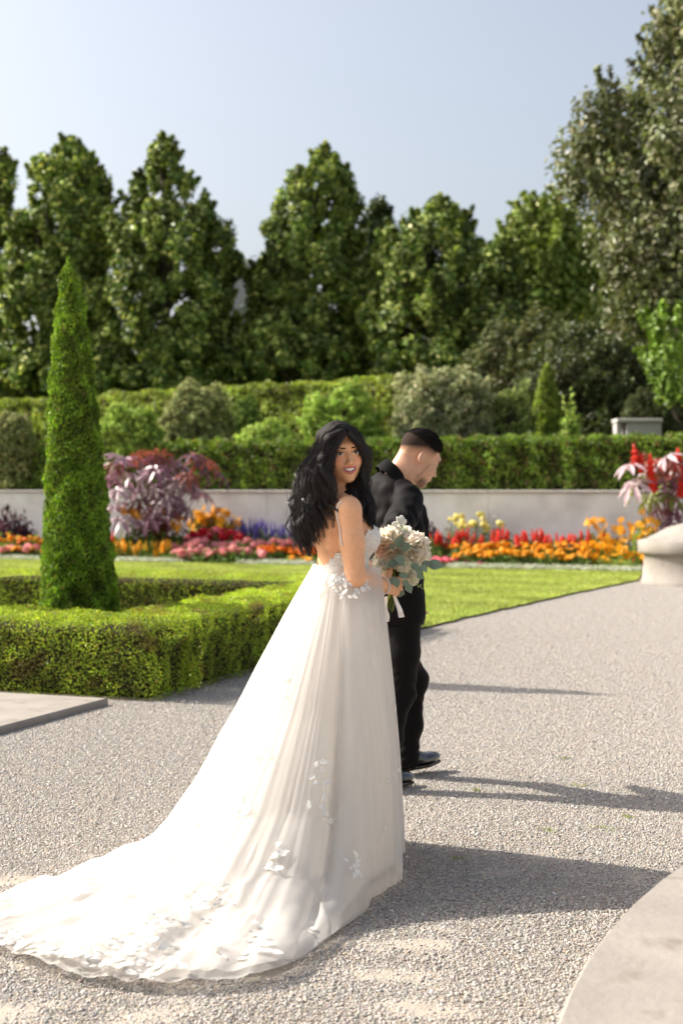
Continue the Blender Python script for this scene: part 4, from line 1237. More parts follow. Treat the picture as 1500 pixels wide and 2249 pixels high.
def tulle_mat(name, op):
    m = bpy.data.materials.new(name); m.use_nodes = True
    nt = m.node_tree; nt.nodes.clear(); L = nt.links.new
    out = nt.nodes.new('ShaderNodeOutputMaterial'); mx = nt.nodes.new('ShaderNodeMixShader')
    tp = nt.nodes.new('ShaderNodeBsdfTransparent'); df = nt.nodes.new('ShaderNodeBsdfDiffuse'); tl = nt.nodes.new('ShaderNodeBsdfTranslucent'); m2 = nt.nodes.new('ShaderNodeMixShader')
    df.inputs['Color'].default_value = (.84, .81, .77, 1); tl.inputs['Color'].default_value = (.84, .81, .77, 1)
    m2.inputs[0].default_value = .4
    L(df.outputs[0], m2.inputs[1]); L(tl.outputs[0], m2.inputs[2])
    # fine net: more opaque where it is seen along its surface
    lw = nt.nodes.new('ShaderNodeLayerWeight'); lw.inputs['Blend'].default_value = .35
    mr = nt.nodes.new('ShaderNodeMapRange'); mr.inputs['To Min'].default_value = op; mr.inputs['To Max'].default_value = min(op+.4, .9)
    L(lw.outputs['Facing'], mr.inputs['Value']); L(mr.outputs[0], mx.inputs[0])
    L(tp.outputs[0], mx.inputs[1]); L(m2.outputs[0], mx.inputs[2]); L(mx.outputs[0], out.inputs['Surface'])
    return m
tulle_m = tulle_mat('white_tulle', .34)
mesh_m = tulle_mat('sheer_hem_tulle', .30)

# ================================================================== BRIDE
bride = thing('person', 'woman in an ivory tulle wedding gown with a long train, looking back over her shoulder', 'person', (.02, 5.56, 0))
BO = np.array([.02, 5.56, 0])
fdv = unit(np.array([.96, .28, 0])); rdv = np.array([fdv[1], -fdv[0], 0])
def bl(r, f, z): return np.array([-.005, 5.57, 0]) + rdv*r + fdv*f + np.array([0, 0, z])
def b_local(P):
    q = P - np.array([-.005, 5.57, 0])
    return np.stack([q @ rdv, q @ fdv, q[:, 2]], -1)
YAW = math.radians(19)
RH = Rz(YAW) @ Ry(math.radians(-6)) @ Rx(math.radians(4))
OH = at(764.5, 996, 5.50) - RH @ np.array([0, -.082, 0])
RS = bl(.152, -.012, 1.372); LS = bl(-.152, -.012, 1.385)
EL = at(781, 1268, 5.40); WR = at(842, 1287, 5.625)
hf = unit(np.array([.80, .52, -.04])); hp = unit(np.array([-.50, .86, .0])); hs = unit(np.cross(hf, hp)); hs = hs if hs[2] > 0 else -hs
RHAND = hand_prims(WR, hf, hp, hs, (1.05, 1.25, .8), 1.02, thumb=((.55, .75, .35), (.6, .45, .75), (.35, .1, .9)))
GRIP = WR + hf*.080 + hp*.030
LW = np.array([.165, 6.02, 1.075]); LEb = (LS+LW)/2 + np.array([.03, .06, -.10])
hf2 = unit(LW - LEb)
LHAND = hand_prims(LW, hf2, unit(np.array([.3, -.2, -.9])), unit(np.cross(hf2, [.3, -.2, -.9])), (.35, .5, .4), .95)

def torso(P):
    q = b_local(P)
    d = ell(q, (0, .005, 1.285), (.138, .098, .155))
    d = smin(d, ell(q, (0, .012, 1.12), (.116, .088, .12)), .07)
    d = smin(d, ell(q, (0, .0, .97), (.155, .125, .12)), .08)
    m = np.stack([np.abs(q[:, 0]), q[:, 1], q[:, 2]], -1)
    d = smin(d, ell(m, (.062, .085, 1.262), (.060, .052, .058)), .035)
    d = smin(d, cap(m, (0, -.012, 1.405), (.135, -.012, 1.378), .042, .044), .05)
    d = smin(d, ell(m, (.07, -.075, 1.31), (.05, .03, .075)), .04)         # shoulder blades
    d = d + .010*np.exp(-(q[:, 0]/.018)**2)*np.clip(-q[:, 1]*14, 0, 1)       # furrow of the spine
    return d
NB = bl(0, -.005, 1.40)
def bride_body(P):
    d = torso(P)
    arm = chain(P, [RS, RS*.55+EL*.45+np.array([0, 0, 0]), EL, EL*.62+WR*.38, WR], [.052, .047, .0385, .040, .0275], .02)
    d = smin(d, arm, .022)
    arm2 = chain(P, [LS, LEb, LW], [.05, .038, .027], .02)
    d = smin(d, arm2, .022)
    d = smin(d, hand_sdf(P, RHAND), .012)
    d = smin(d, hand_sdf(P, LHAND), .012)
    hq = (P - OH) @ RH
    hd, lips = head_sdf(hq)
    nk = cap(P, NB, OH + RH @ np.array([0, .018, -.075]), .056, .050)
    d = smin(smin(d, nk, .035), hd, .016)
    return d
V, Q = sdf_mesh(bride_body, (-.30, 5.28, 1.0), (.36, 6.20, 1.76), .0040)
hq = (V - OH) @ RH
hd, lips = head_sdf(hq)
SK = np.array([.80, .42, .225])
colr = np.tile(SK, (len(V), 1))
isface = (hd < .006)
lipm = isface & (lips < .0018)
blush = np.exp(-(((np.abs(hq[:, 0])-.042)/.02)**2 + ((hq[:, 2]+.03)/.02)**2))*(hq[:, 1] < -.03)*isface
colr *= (1 + blush[:, None]*np.array([.12, -.10, -.08]))
shadow = np.exp(-(((np.abs(hq[:, 0])-.032)/.017)**2 + ((hq[:, 2]-.010)/.0075)**2))*(hq[:, 1] < -.05)*isface  # eye shadow make-up on the lids
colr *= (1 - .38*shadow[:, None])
colr[lipm] = (.60, .19, .17)
mouth = isface & (hq[:, 1] > -.094) & (hq[:, 1] < -.07) & (np.abs(hq[:, 0]) < .021) & (np.abs(hq[:, 2]+.061) < .005)
colr[mouth] = (.10, .03, .03)
body = obj('body', make_mesh('body', V - BO, Q, True, colr), skin_m, bride)

def head_part(name, mb, m, parent, R, O, base, smooth=True):
    me = mb.mesh(name, smooth)
    co = np.array([v.co for v in me.vertices]) @ R.T + O - base
    me.vertices.foreach_set('co', co.astype(np.float32).ravel()); me.update()
    return obj(name, me, m, parent)
def sphere_mb(c, r, n=14, sc_=(1, 1, 1)):
    mb = MB(); u = np.linspace(0, math.pi, n//2+2); a = np.linspace(0, 2*math.pi, n, endpoint=False)
    V = np.stack([np.sin(u)[:, None]*np.cos(a), np.sin(u)[:, None]*np.sin(a), np.broadcast_to(np.cos(u)[:, None], (len(u), n))], -1)*r*np.array(sc_)+np.array(c)
    mb.add(V.reshape(-1, 3), grid_faces(len(u), n, True)[:, ::-1].copy()); return mb
for sgn in (-1, 1):
    ey = head_part('eye', sphere_mb((sgn*.031, -.0795, -.0005), 1, 16, (.0130, .0092, .0066)), eye_m, bride, RH, OH, BO)
    head_part('iris', sphere_mb((sgn*.031-.0012, -.0873, -.0002), 1, 12, (.0052, .0024, .0050)), iris_m, ey, RH, OH, BO)
    mb = MB(); xs = np.linspace(-1, 1, 9)
    mb.tube(np.stack([sgn*.031+xs*.0155, -.0885+.006*xs**2, .0066-.0050*xs**2+.0012*xs*sgn], -1), .0017*(1.15-.7*np.abs(xs)), 5)
    head_part('lashes', mb, brow_m, ey, RH, OH, BO)
    mb = MB()
    mb.tube(np.stack([sgn*.031+xs*.0190, -.0905+.008*((xs*sgn+1)/2)**2*1.6, .0215+.0042*np.exp(-((xs*sgn-.35)/.55)**2)], -1), .0022*(1.1-.65*np.clip(xs*sgn, -.2, 1)), 5)
    head_part('eyebrow', mb, brow_m, bride, RH, OH, BO)
mb = MB(); xs = np.linspace(-1, 1, 15)
top_, bot_ = [], []
for x in xs:
    X = x*.0262
    top_.append((X, -.0950+16*X*X*.8, -.0600+11*X*X*1.0+.0052*(1-x*x*.6))); bot_.append((X, -.0950+16*X*X*.8, -.0605+11*X*X-.0056*(1-x*x)))
mb.add(np.array(top_+bot_), np.stack([np.arange(14), np.arange(14)+15, np.arange(14)+16, np.arange(14)+1], -1))
head_part('teeth', mb, teeth_m, bride, RH, OH, BO)

# ---- bodice
V, Q = sdf_mesh(lambda P: torso(P) - .0065, (-.25, 5.36, 1.03), (.25, 5.8, 1.46), .006)
q = b_local(V)
phi = np.arctan2(q[:, 0], q[:, 1])                        # 0 at the front, pi at the back
ztop = np.interp(np.abs(phi), [0, .35, .75, 1.3, 1.75, 2.3, 2.75, 3.15], [1.285, 1.305, 1.312, 1.27, 1.225, 1.175, 1.135, 1.105]) + .006*np.sin(phi*26)
fz = V[Q].mean(1)[:, 2]; keep = fz < ztop[Q].min(1)
dress_b = obj('bodice', make_mesh('bodice', V - BO, Q[keep], True), lace_m, bride)

# ---- skirt with train
hem = np.array([(0, .175), (30, .22), (60, .28), (90, .31), (120, .34), (150, .40), (172, .50), (186, .60), (197, .78), (205, 1.08), (213.6, 1.455), (222.3, 1.535), (230.2, 1.548), (241, 1.572), (248.5, 1.568), (255, 1.475), (259.5, 1.44),
                (261.6, 1.36), (263.6, 1.18), (266, .985), (269, .82), (275.5, .585), (281, .50), (286.9, .445), (296, .375), (306, .285), (318, .215), (336, .168), (360, .175)])
SC = np.array([.02, 5.56])
ZW = 1.135
def skirt(nr, nc, offs, grow, seed, fold=1.0, z_off=0.0, t0=0.0, t1=1.0):
    th = np.linspace(0, 360, 2881)
    Rr = np.interp(th, hem[:, 0], hem[:, 1])
    kern = np.hanning(61); kern /= kern.sum()
    Rs = np.convolve(np.r_[Rr[-61:-1], Rr, Rr[1:61]], kern, 'same')[60:-60]
    Rs = Rs + grow*np.clip((Rs-.45)/.8, .15, 1)*(1+.12*np.sin(np.radians(th)*23))
    px_, py_ = Rs*np.cos(np.radians(th)), Rs*np.sin(np.radians(th))
    s = np.r_[0, np.cumsum(np.hypot(np.diff(px_), np.diff(py_))+.0006)]
    thc = np.interp(np.linspace(0, s[-1], nc, endpoint=False), s, th)
    R = np.interp(thc, th, Rs); a = np.radians(thc)
    w = np.clip((R-.45)/.75, 0, 1); w = w*w*(3-2*w)
    t = t0 + (t1-t0)*np.linspace(0, 1, nr)**.92
    T, A = np.meshgrid(t, a, indexing='ij')
    r0 = .118 + .012*np.cos(2*(A-math.atan2(rdv[1], rdv[0])))
    Rn = np.broadcast_to(R, T.shape); Wn = np.broadcast_to(w, T.shape)
    # short side: bells out below the waist, then falls straight
    rs = r0 + (Rn-r0)*(1-(1-T)**1.55)
    zs = ZW*(1-T)
    rt = r0 + (Rn-r0)*T
    zt = ZW*np.interp(T, [0, .06, .23, .40, .56, .68, .80, .92, 1], [1, .875, .535, .262, .110, .056, .031, .018, 0])
    r = rs*(1-Wn) + rt*Wn; z = zs*(1-Wn) + zt*Wn
    P = np.stack([SC[0]+r*np.cos(A), SC[1]+r*np.sin(A), z+.006], -1)
    du = np.gradient(P, axis=0); dv = np.roll(P, -1, 1)-np.roll(P, 1, 1)
    nrm = unit(np.cross(dv, du)); nrm *= np.sign((nrm[..., :2]*np.stack([np.cos(A), np.sin(A)], -1)).sum(-1) + nrm[..., 2])[..., None]
    rr_ = np.random.default_rng(seed)
    f = np.zeros_like(T)
    arc = np.interp(thc, th, s)[None, :]
    for n_, amp in ((9, .38), (16, .40), (29, .36), (47, .30), (73, .22), (101, .12)):
        ph = rr_.uniform(0, 6.28); dr = rr_.normal(0, .5)
        f += amp*np.sin(n_*(A + .10*np.sin(2*A+ph)) + ph + dr*T*2)
    fr = 1-np.abs(f)*.9                                     # rounded ridges
    amp = fold*(.010 + .020*np.clip(T, 0, 1))*np.clip(T*7, 0, 1)*(1+1.0*Wn*np.clip(T*2, 0, 1))
    P = P + nrm*(amp*fr*.55)[..., None]
    # crumples of the train lying on the ground
    cn = Noise(seed+3, .42); cn2 = Noise(seed+4, .16)
    cr = (np.maximum(cn(P)*1.0+.15, 0)*.020 + np.maximum(cn2(P), 0)*.009)*Wn**2*np.clip((np.radians(262)-A)*8, 0, 1)*np.clip((T-.38)*3.2, 0, 1)*np.clip((1.02-T)*9, 0.1, 1)
    P[..., 2] += cr*fold
    edge_ = np.clip((T-.9)*10, 0, 1)
    P[..., 2] = np.maximum(P[..., 2] + (.006*np.abs(np.sin(A*21+1))*edge_), .008) + z_off
    P = P + nrm*offs
    P[..., 2] = np.maximum(P[..., 2], .006 + z_off)
    return P
SKP = skirt(84, 420, 0, -.01, 5, .6, 0.0, 0.0, .945)
sk = obj('skirt', make_mesh('skirt', SKP.reshape(-1, 3) - BO, grid_faces(84, 420, True), True), satin_m, bride)
TUP = skirt(84, 420, .012, .055, 9, .75, .004)
tu = obj('tulle_overskirt', make_mesh('tulle_overskirt', TUP.reshape(-1, 3) - BO, grid_faces(84, 420, True), True), tulle_m, sk)
TU2 = skirt(70, 340, .024, .03, 19, .9, .006)
obj('tulle_overskirt', make_mesh('tulle_overskirt', TU2.reshape(-1, 3) - BO, grid_faces(70, 340, True), True), mesh_m, sk)

# lace leaves sewn on
def lace_leaf(seed):
    r = np.random.default_rng(seed)
    n = 6; u = np.linspace(0, 1, n)
    wdt = np.sin(np.pi*u**.8)*.30*(1+.1*r.normal(size=n)); zz = .06*np.sin(u*3)+.08*u**2
    Lf = np.stack([u, -wdt, zz+.07*np.abs(wdt)], -1); Md = np.stack([u, 0*u, zz-.02], -1); Rt = np.stack([u, wdt, zz+.07], -1)
    V = np.concatenate([Lf, Md, Rt])
    F = np.concatenate([np.stack([np.arange(n-1)+b*n, np.arange(n-1)+1+b*n, np.arange(n-1)+1+(b+1)*n, np.arange(n-1)+(b+1)*n], -1) for b in (0, 1)])
    me = make_mesh('lace_leaf', V, F, True); me.materials.append(leaf_lace_m); return me
LLF = [lace_leaf(s) for s in range(4)]
_tn = TU2.reshape(-1, 3)
_du = np.gradient(TU2, axis=0); _dv = np.roll(TU2, -1, 1)-np.roll(TU2, 1, 1)
_nr = unit(np.cross(_dv, _du)).reshape(-1, 3)
_cam = np.array([0, 0, CAM_Z])
_nr *= np.sign(((_cam-_tn)*_nr).sum(-1))[:, None]
_pp = project(_tn)
lrnd = random.Random(3)
def sew(px, py, size, ang, parent=sk, lift=.004):
    d2_ = ((_pp - np.array([px, py]))**2).sum(-1)
    c = np.argsort(d2_)[:40]; c = c[d2_[c] < max(d2_[c[0]]*4, 60)]
    i = c[np.argmin(np.linalg.norm(_tn[c]-_cam, axis=-1))]
    p, n_ = _tn[i], _nr[i]
    jv = np.array([lrnd.gauss(0, 1), lrnd.gauss(0, 1), lrnd.gauss(0, 1)])*.009; p = p + jv - n_*(jv @ n_)
    ax = unit(np.array([math.cos(ang), 0, math.sin(ang)])); ax = unit(ax - n_*(ax @ n_))
    by = np.cross(n_, ax)
    o = obj('lace_leaf', lrnd.choice(LLF), None, parent)
    M = Matrix(((ax[0], by[0], n_[0], 0), (ax[1], by[1], n_[1], 0), (ax[2], by[2], n_[2], 0), (0, 0, 0, 1)))
    o.matrix_local = Matrix.Translation(Vector((p + n_*lift - BO).tolist())) @ M @ Matrix.Scale(size, 4)
    return o
# the dense band on the train, then loose sprays, then the waist
band = [(480, 1962), (430, 1985), (395, 2010), (350, 2030), (310, 2045), (270, 2060), (230, 2085), (180, 2100), (130, 2105), (85, 2095), (50, 2075), (20, 2060), (10, 2085), (330, 2080), (280, 2110), (220, 2125), (160, 2125), (340, 2120), (300, 2140)]
for (x, y) in band:
    for k_ in range(10):
        sew(x+lrnd.gauss(0, 18), y+lrnd.gauss(0, 10), lrnd.uniform(.022, .040), lrnd.uniform(-.3, .9)+(math.pi if lrnd.random() < .35 else 0), lift=lrnd.uniform(.001, .006))
for (x, y, k_, s) in [(612, 1480, 4, .026), (615, 1505, 4, .026), (577, 1655, 3, .024), (700, 1690, 5, .03), (712, 1722, 5, .03), (705, 1765, 5, .03), (715, 1800, 4, .028), (545, 1770, 5, .026), (520, 1790, 4, .026), (618, 1865, 7, .032), (605, 1900, 6, .03), (780, 1895, 5, .03), (785, 1915, 4, .03),
                      (550, 2050, 6, .032), (575, 2080, 6, .032), (545, 2095, 5, .032), (690, 2030, 4, .026), (420, 1840, 5, .022), (440, 1825, 4, .022), (470, 2075, 5, .03), (860, 1700, 3, .022), (864, 1560, 3, .022), (858, 1830, 3, .02)]:
    for _ in range(k_): sew(x+lrnd.gauss(0, 9), y+lrnd.gauss(0, 10), s*lrnd.uniform(.8, 1.3), lrnd.uniform(0, 6.28))
for _ in range(120):
    u = lrnd.random()
    sew(688+u*120, 1258+lrnd.random()**1.5*56*(1-.5*abs(u-.3)), lrnd.uniform(.016, .028), lrnd.uniform(-2.6, -.5), lift=.007)
# lace leaves up the low back of the bodice
_bt = V[np.unique(Q[keep])]
for _ in range(46):
    i = lrnd.randrange(len(_bt)); p = _bt[i]
    qq = b_local(p[None])[0]
    if qq[1] > .06 and qq[2] < 1.2: continue
    n_ = unit(np.array([p[0]-.02, p[1]-5.57, 0])); ax = unit(np.array([lrnd.gauss(0, .5), lrnd.gauss(0, .5), 1])); ax = unit(ax-n_*(ax @ n_)); by = np.cross(n_, ax)
    o = obj('lace_leaf', lrnd.choice(LLF), None, dress_b)
    o.matrix_local = Matrix.Translation(Vector((p+n_*.004-BO).tolist())) @ Matrix(((ax[0], by[0], n_[0], 0), (ax[1], by[1], n_[1], 0), (ax[2], by[2], n_[2], 0), (0, 0, 0, 1))) @ Matrix.Scale(lrnd.uniform(.02, .032), 4)
# beaded shoulder strap and bracelet
def bead_ring(name, pts, r, parent, base):
    mb = MB()
    for p in pts:
        mb.add(IV*r + p - base, IF)
    return obj(name, mb.mesh(name, True), bead_m, parent)
def snap(P, fn, off):
    P = np.array(P, float)
    for _ in range(6):
        d = fn(P)-off; e = .002
        g = np.stack([fn(P+np.eye(3)[i]*e)-fn(P-np.eye(3)[i]*e) for i in range(3)], -1)/(2*e)
        P = P - d[:, None]*g/np.maximum((g*g).sum(-1, keepdims=True), .3)
    return P
def arc_px(pp, n):
    pp = np.array(pp, float); s = np.r_[0, np.cumsum(np.linalg.norm(np.diff(pp, axis=0), axis=1))]
    u = np.linspace(0, s[-1], n); return np.stack([np.interp(u, s, pp[:, i]) for i in range(pp.shape[1])], -1)
stp = np.array([at(x, y, 5.36) for x, y in arc_px([(742, 1090), (730, 1098), (724, 1112), (722, 1130), (726, 1150), (735, 1172), (743, 1200)], 46)])
bead_ring('shoulder_strap', snap(stp, bride_body, .003), .0032, bride, BO)
ad = unit(WR-EL); u_ = unit(np.cross(ad, [0, 0, 1])); v_ = np.cross(ad, u_)
bp_ = WR - ad*.012
bead_ring('bracelet', [bp_ + .033*(math.cos(t)*u_ + math.sin(t)*v_) + ad*.008*math.sin(t) for t in np.linspace(0, 6.283, 38, endpoint=False)], .0036, bride, BO)

# ---- hair
def G(*pts): return np.array([at(x, y, Y) for x, y, Y in pts])
GUIDES = [
 G((740, 936, 5.64), (712, 958, 5.70), (700, 1010, 5.73), (692, 1060, 5.70), (676, 1105, 5.66), (660, 1150, 5.62), (668, 1200, 5.58)),
 G((740, 935, 5.58), (706, 955, 5.63), (690, 1005, 5.64), (675, 1055, 5.61), (656, 1098, 5.58), (644, 1145, 5.56), (664, 1215, 5.54)),
 G((746, 936, 5.53), (714, 960, 5.53), (699, 1010, 5.53), (687, 1060, 5.50), (670, 1105, 5.47), (658, 1150, 5.45), (682, 1224, 5.44)),
 G((752, 939, 5.49), (722, 964, 5.46), (708, 1010, 5.45), (699, 1055, 5.44), (683, 1095, 5.43), (668, 1140, 5.42), (684, 1210, 5.42)),
 G((757, 945, 5.465), (728, 966, 5.44), (714, 1008, 5.43), (712, 1050, 5.42), (699, 1085, 5.42), (684, 1130, 5.42), (690, 1178, 5.42)),
 G((760, 948, 5.455), (732, 966, 5.435), (720, 1005, 5.425), (727, 1045, 5.42), (742, 1074, 5.40), (776, 1100, 5.38), (802, 1140, 5.42)),
 ]
GUIDES_R = [
 G((763, 949, 5.455), (789, 966, 5.49), (800, 1002, 5.525), (803, 1038, 5.54), (796, 1068, 5.53), (802, 1105, 5.48), (815, 1160, 5.46)),
 G((757, 941, 5.50), (786, 955, 5.52), (803, 992, 5.555), (808, 1034, 5.57), (803, 1066, 5.56), (811, 1108, 5.52), (826, 1168, 5.52)),
 G((748, 936, 5.57), (780, 948, 5.59), (800, 1000, 5.62), (799, 1050, 5.60), (780, 1080, 5.54), (790, 1115, 5.47), (808, 1150, 5.47)),
 G((742, 936, 5.60), (760, 950, 5.68), (770, 1005, 5.70), (762, 1055, 5.66), (762, 1085, 5.50), (775, 1105, 5.42), (800, 1148, 5.44)),
 ]
def resample(P, n):
    # Catmull-Rom through the guide points
    P = np.concatenate([[2*P[0]-P[1]], P, [2*P[-1]-P[-2]]])
    u = np.linspace(0, len(P)-3-1e-6, n); i = u.astype(int); f = (u-i)[:, None]
    p0, p1, p2, p3 = P[i], P[i+1], P[i+2], P[i+3]
    return .5*((2*p1)+(-p0+p2)*f+(2*p0-5*p1+4*p2-p3)*f*f+(-p0+3*p1-3*p2+p3)*f**3)
NS = 16
def strands(guides, nlock, per, seed, amp=.013, r0=.00115, loose=.012, lock_r=.0085, lenvar=.14, phase=0.0):
    r = np.random.default_rng(seed)
    g = np.stack([resample(x, NS) for x in guides])
    Vs = []
    u = np.linspace(0, 1, NS)
    for l in range(nlock):
        x = r.uniform(0, len(g)-1); i = min(int(x), len(g)-2); f = x-i
        c = g[i]*(1-f)+g[i+1]*f
        c = resample(c[:: 5] if NS % 5 == 1 else c[np.linspace(0, NS-1, 7).astype(int)], NS)
        ln = 1 - abs(r.normal(0, lenvar))
        c = np.stack([np.interp(u*ln, u, c[:, k]) for k in range(3)], -1)
        T = unit(np.gradient(c, axis=0)); A = unit(np.cross(T, np.array([.3, 1, .1]))); B_ = np.cross(T, A)
        ph = phase + x*.45 + r.normal(0, .28); fr = r.uniform(2.6, 2.9)
        am = amp*np.clip((u-.25)*1.7, 0, 1)*r.uniform(.75, 1.25)*np.interp(u, [0, .85, 1], [1, 1, .6])
        c = c + A*(am*np.sin(u*fr*6.283+ph))[:, None] + B_*(am*.8*np.cos(u*fr*6.283+ph))[:, None]
        c = c + (A*r.normal(0, loose)+B_*r.normal(0, loose*.8))*np.clip(u*2.2, .25, 1)[:, None]
        for s in range(per):
            a = r.uniform(0, 6.28); q = lock_r*math.sqrt(r.random())*(.55+.6*np.sin(np.pi*np.clip(u*.9+.05, 0, 1)))*np.clip(1.15-u*.55, .3, 1)
            fz = r.normal(0, .0016, (NS, 3)).cumsum(0)*.5*(1 if r.random() < .15 else .35)
            Vs.append(c + A*(q*math.cos(a+u.mean()))[:, None] + B_*(q*math.sin(a))[:, None] + fz*u[:, None])
    S = np.stack(Vs)
    n = len(S)
    T = unit(np.gradient(S, axis=1)); A = unit(np.cross(T, np.array([.2, 1, .15]))); B_ = np.cross(T, A)
    rad = r0*(1.15-.85*u**3)[None, :, None]*r.uniform(.7, 1.3, (n, 1, 1))
    ring = np.stack([S + rad*(math.cos(t)*A+math.sin(t)*B_) for t in (0, 2.094, 4.189)], 2)   # n,NS,3,3
    V = ring.reshape(-1, 3)
    base = (np.arange(n)*NS*3)[:, None, None]; i = (np.arange(NS-1)*3)[None, :, None]; j = np.arange(3)[None, None]
    F = np.stack([base+i+j, base+i+(j+1) % 3, base+i+3+(j+1) % 3, base+i+3+j], -1).reshape(-1, 4)
    return V, F
hv1, hf1 = strands(GUIDES, 110, 20, 1, amp=.022, loose=.010, lock_r=.0125, r0=.0008, phase=1.0, lenvar=.09)
hv2, hf2_ = strands(GUIDES_R, 50, 18, 2, amp=.011, loose=.006, lock_r=.010, r0=.0009)
hv4, hf4 = strands([g[:5] for g in GUIDES], 50, 16, 7, amp=.002, loose=.007, lock_r=.012, r0=.0008, lenvar=.25)
hv5, hf5 = strands([g[:4] for g in GUIDES_R], 22, 14, 8, amp=.002, loose=.004, lock_r=.009, r0=.0008, lenvar=.25)
hv6, hf6 = strands(GUIDES[1:4], 16, 16, 11, amp=.034, loose=.014, lock_r=.010, r0=.0008, phase=2.5, lenvar=.08)
hv3, hf3 = strands(GUIDES[:4], 110, 3, 3, amp=.022, loose=.022, lock_r=.022, r0=.0005, lenvar=.2)      # flyaways
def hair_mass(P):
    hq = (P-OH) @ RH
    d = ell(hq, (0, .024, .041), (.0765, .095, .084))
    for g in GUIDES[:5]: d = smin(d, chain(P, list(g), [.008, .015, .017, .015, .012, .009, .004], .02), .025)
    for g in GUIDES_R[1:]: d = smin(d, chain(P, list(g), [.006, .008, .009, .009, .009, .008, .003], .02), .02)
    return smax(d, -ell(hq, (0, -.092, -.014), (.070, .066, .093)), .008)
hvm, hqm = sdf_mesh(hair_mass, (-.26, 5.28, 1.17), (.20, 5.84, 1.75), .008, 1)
nV = 0; VV = []; FF = []
for v_a, f_a in ((hv1, hf1), (hv2, hf2_), (hv3, hf3), (hv4, hf4), (hv5, hf5), (hv6, hf6)):
    VV.append(v_a); FF.append(f_a+nV); nV += len(v_a)
obj('hair', make_mesh('hair', np.concatenate(VV)-BO, np.concatenate(FF), True), hair_m, bride)
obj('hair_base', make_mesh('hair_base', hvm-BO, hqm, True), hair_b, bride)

# ================================================================== BOUQUET
cream = mat('cream_petal', (.92, .89, .84), rough=.6, spec=.2, trans=.55, attr=True)
euc_m = mat('eucalyptus_leaf', (.23, .30, .215), rough=.6, spec=.25, trans=.2, objrand=.25)
bst_m = mat('cut_stem', (.14, .17, .035), rough=.5, attr=False, objrand=.3)
rib_m = mat('silk_ribbon', (.78, .73, .68), rough=.6, trans=.2)
BQ = at(884, 1222, 5.750)
bouq = thing('bouquet', 'round bouquet of cream and blush flowers with eucalyptus in the bride\'s hand', 'bouquet', tuple(BQ))
def ruffle(seed, npet, R, tint):
    """ball of ruffled petals"""
    r = np.random.default_rng(seed)
    mb = MB()
    for i in range(npet):
        f = i/npet
        d = unit(np.array([math.cos(i*2.4)*math.sqrt(1-(1-f*1.55)**2) if abs(1-f*1.55) < 1 else 0, math.sin(i*2.4)*math.sqrt(max(1-(1-f*1.55)**2, 0)), 1-f*1.55]) + r.normal(0, .12, 3))
        a = unit(np.cross(d, r.normal(size=3))); b = np.cross(d, a)
        n = 5; u = np.linspace(-1, 1, n)
        w = R*r.uniform(.30, .46)
        rows = []
        for k, h in enumerate((.35, .8, 1.0)):
            q = d*R*h + (a*u[:, None])*w*(.5+.5*h) + b*(w*.75*h-.25*w)
            q = q + d*(-.22*R*(u**2)[:, None]*h) + d*(R*.10*(k == 2)*np.sin(u*5+r.uniform(0, 6))[:, None]) + b*(R*.08*(k == 2)*np.cos(u*7+r.uniform(0, 6))[:, None])
            rows.append(q)
        c = np.array(tint)*r.uniform(.9, 1.08)*(1+r.normal(0, .03, 3))
        mb.add(np.concatenate(rows), grid_faces(3, n), np.clip(c, 0, 1.2))
    mb.add(IV*R*.62, IF, np.array(tint)*.9)
    return mb.mesh('flower', True)
PCH = (1.06, .88, .72); CRM = (1.05, 1.06, .98); BLS = (1.05, 1.0, .90)
for i, (x, y, dY, rp_, tint, npet) in enumerate([(855, 1192, -.03, 40, BLS, 46), (846, 1205, -.05, 30, PCH, 34), (908, 1206, -.04, 42, BLS, 50), (842, 1236, -.04, 29, CRM, 34), (886, 1232, -.05, 30, CRM, 34), (880, 1180, .01, 34, CRM, 40), (902, 1268, -.03, 22, CRM, 26), (868, 1215, .03, 36, CRM, 34), (925, 1225, .02, 26, BLS, 28), (858, 1252, .0, 20, CRM, 22)]):
    Y = 5.750+dY
    p = at(x, y, Y) - BQ
    me = ruffle(i, int(npet*1.9), rp_*Y/FOC*.92, tint)
    o = obj('flower', me, cream, bouq, p.tolist())
    dirv = unit(p + np.array([0, -.07, .06]))
    o.rotation_euler = Vector(dirv.tolist()).to_track_quat('Z', 'Y').to_euler()
# stock sprig at the top
mb = MB(); mb.tube(np.array([at(886, 1185, 5.730), at(884, 1160, 5.720), at(878, 1138, 5.710)])-BQ, [.004, .0035, .002], 5)
spg = obj('sprig', mb.mesh('sprig'), mat('pale_stem', (.35, .45, .18), rough=.6), bouq)
fl = lump_ball(3, .6, .4); fl.materials.append(mat('white_floret', (.80, .80, .74), rough=.6, trans=.25))
for (x, y) in [(874, 1140), (882, 1136), (868, 1150), (888, 1144), (873, 1160), (880, 1152), (872, 1172), (884, 1168), (878, 1146)]:
    o = obj('floret', fl, None, spg, (at(x, y, 5.710)-BQ).tolist(), (lrnd.random()*3, lrnd.random()*3, 0)); s = .0125; o.scale = (s, s, s)
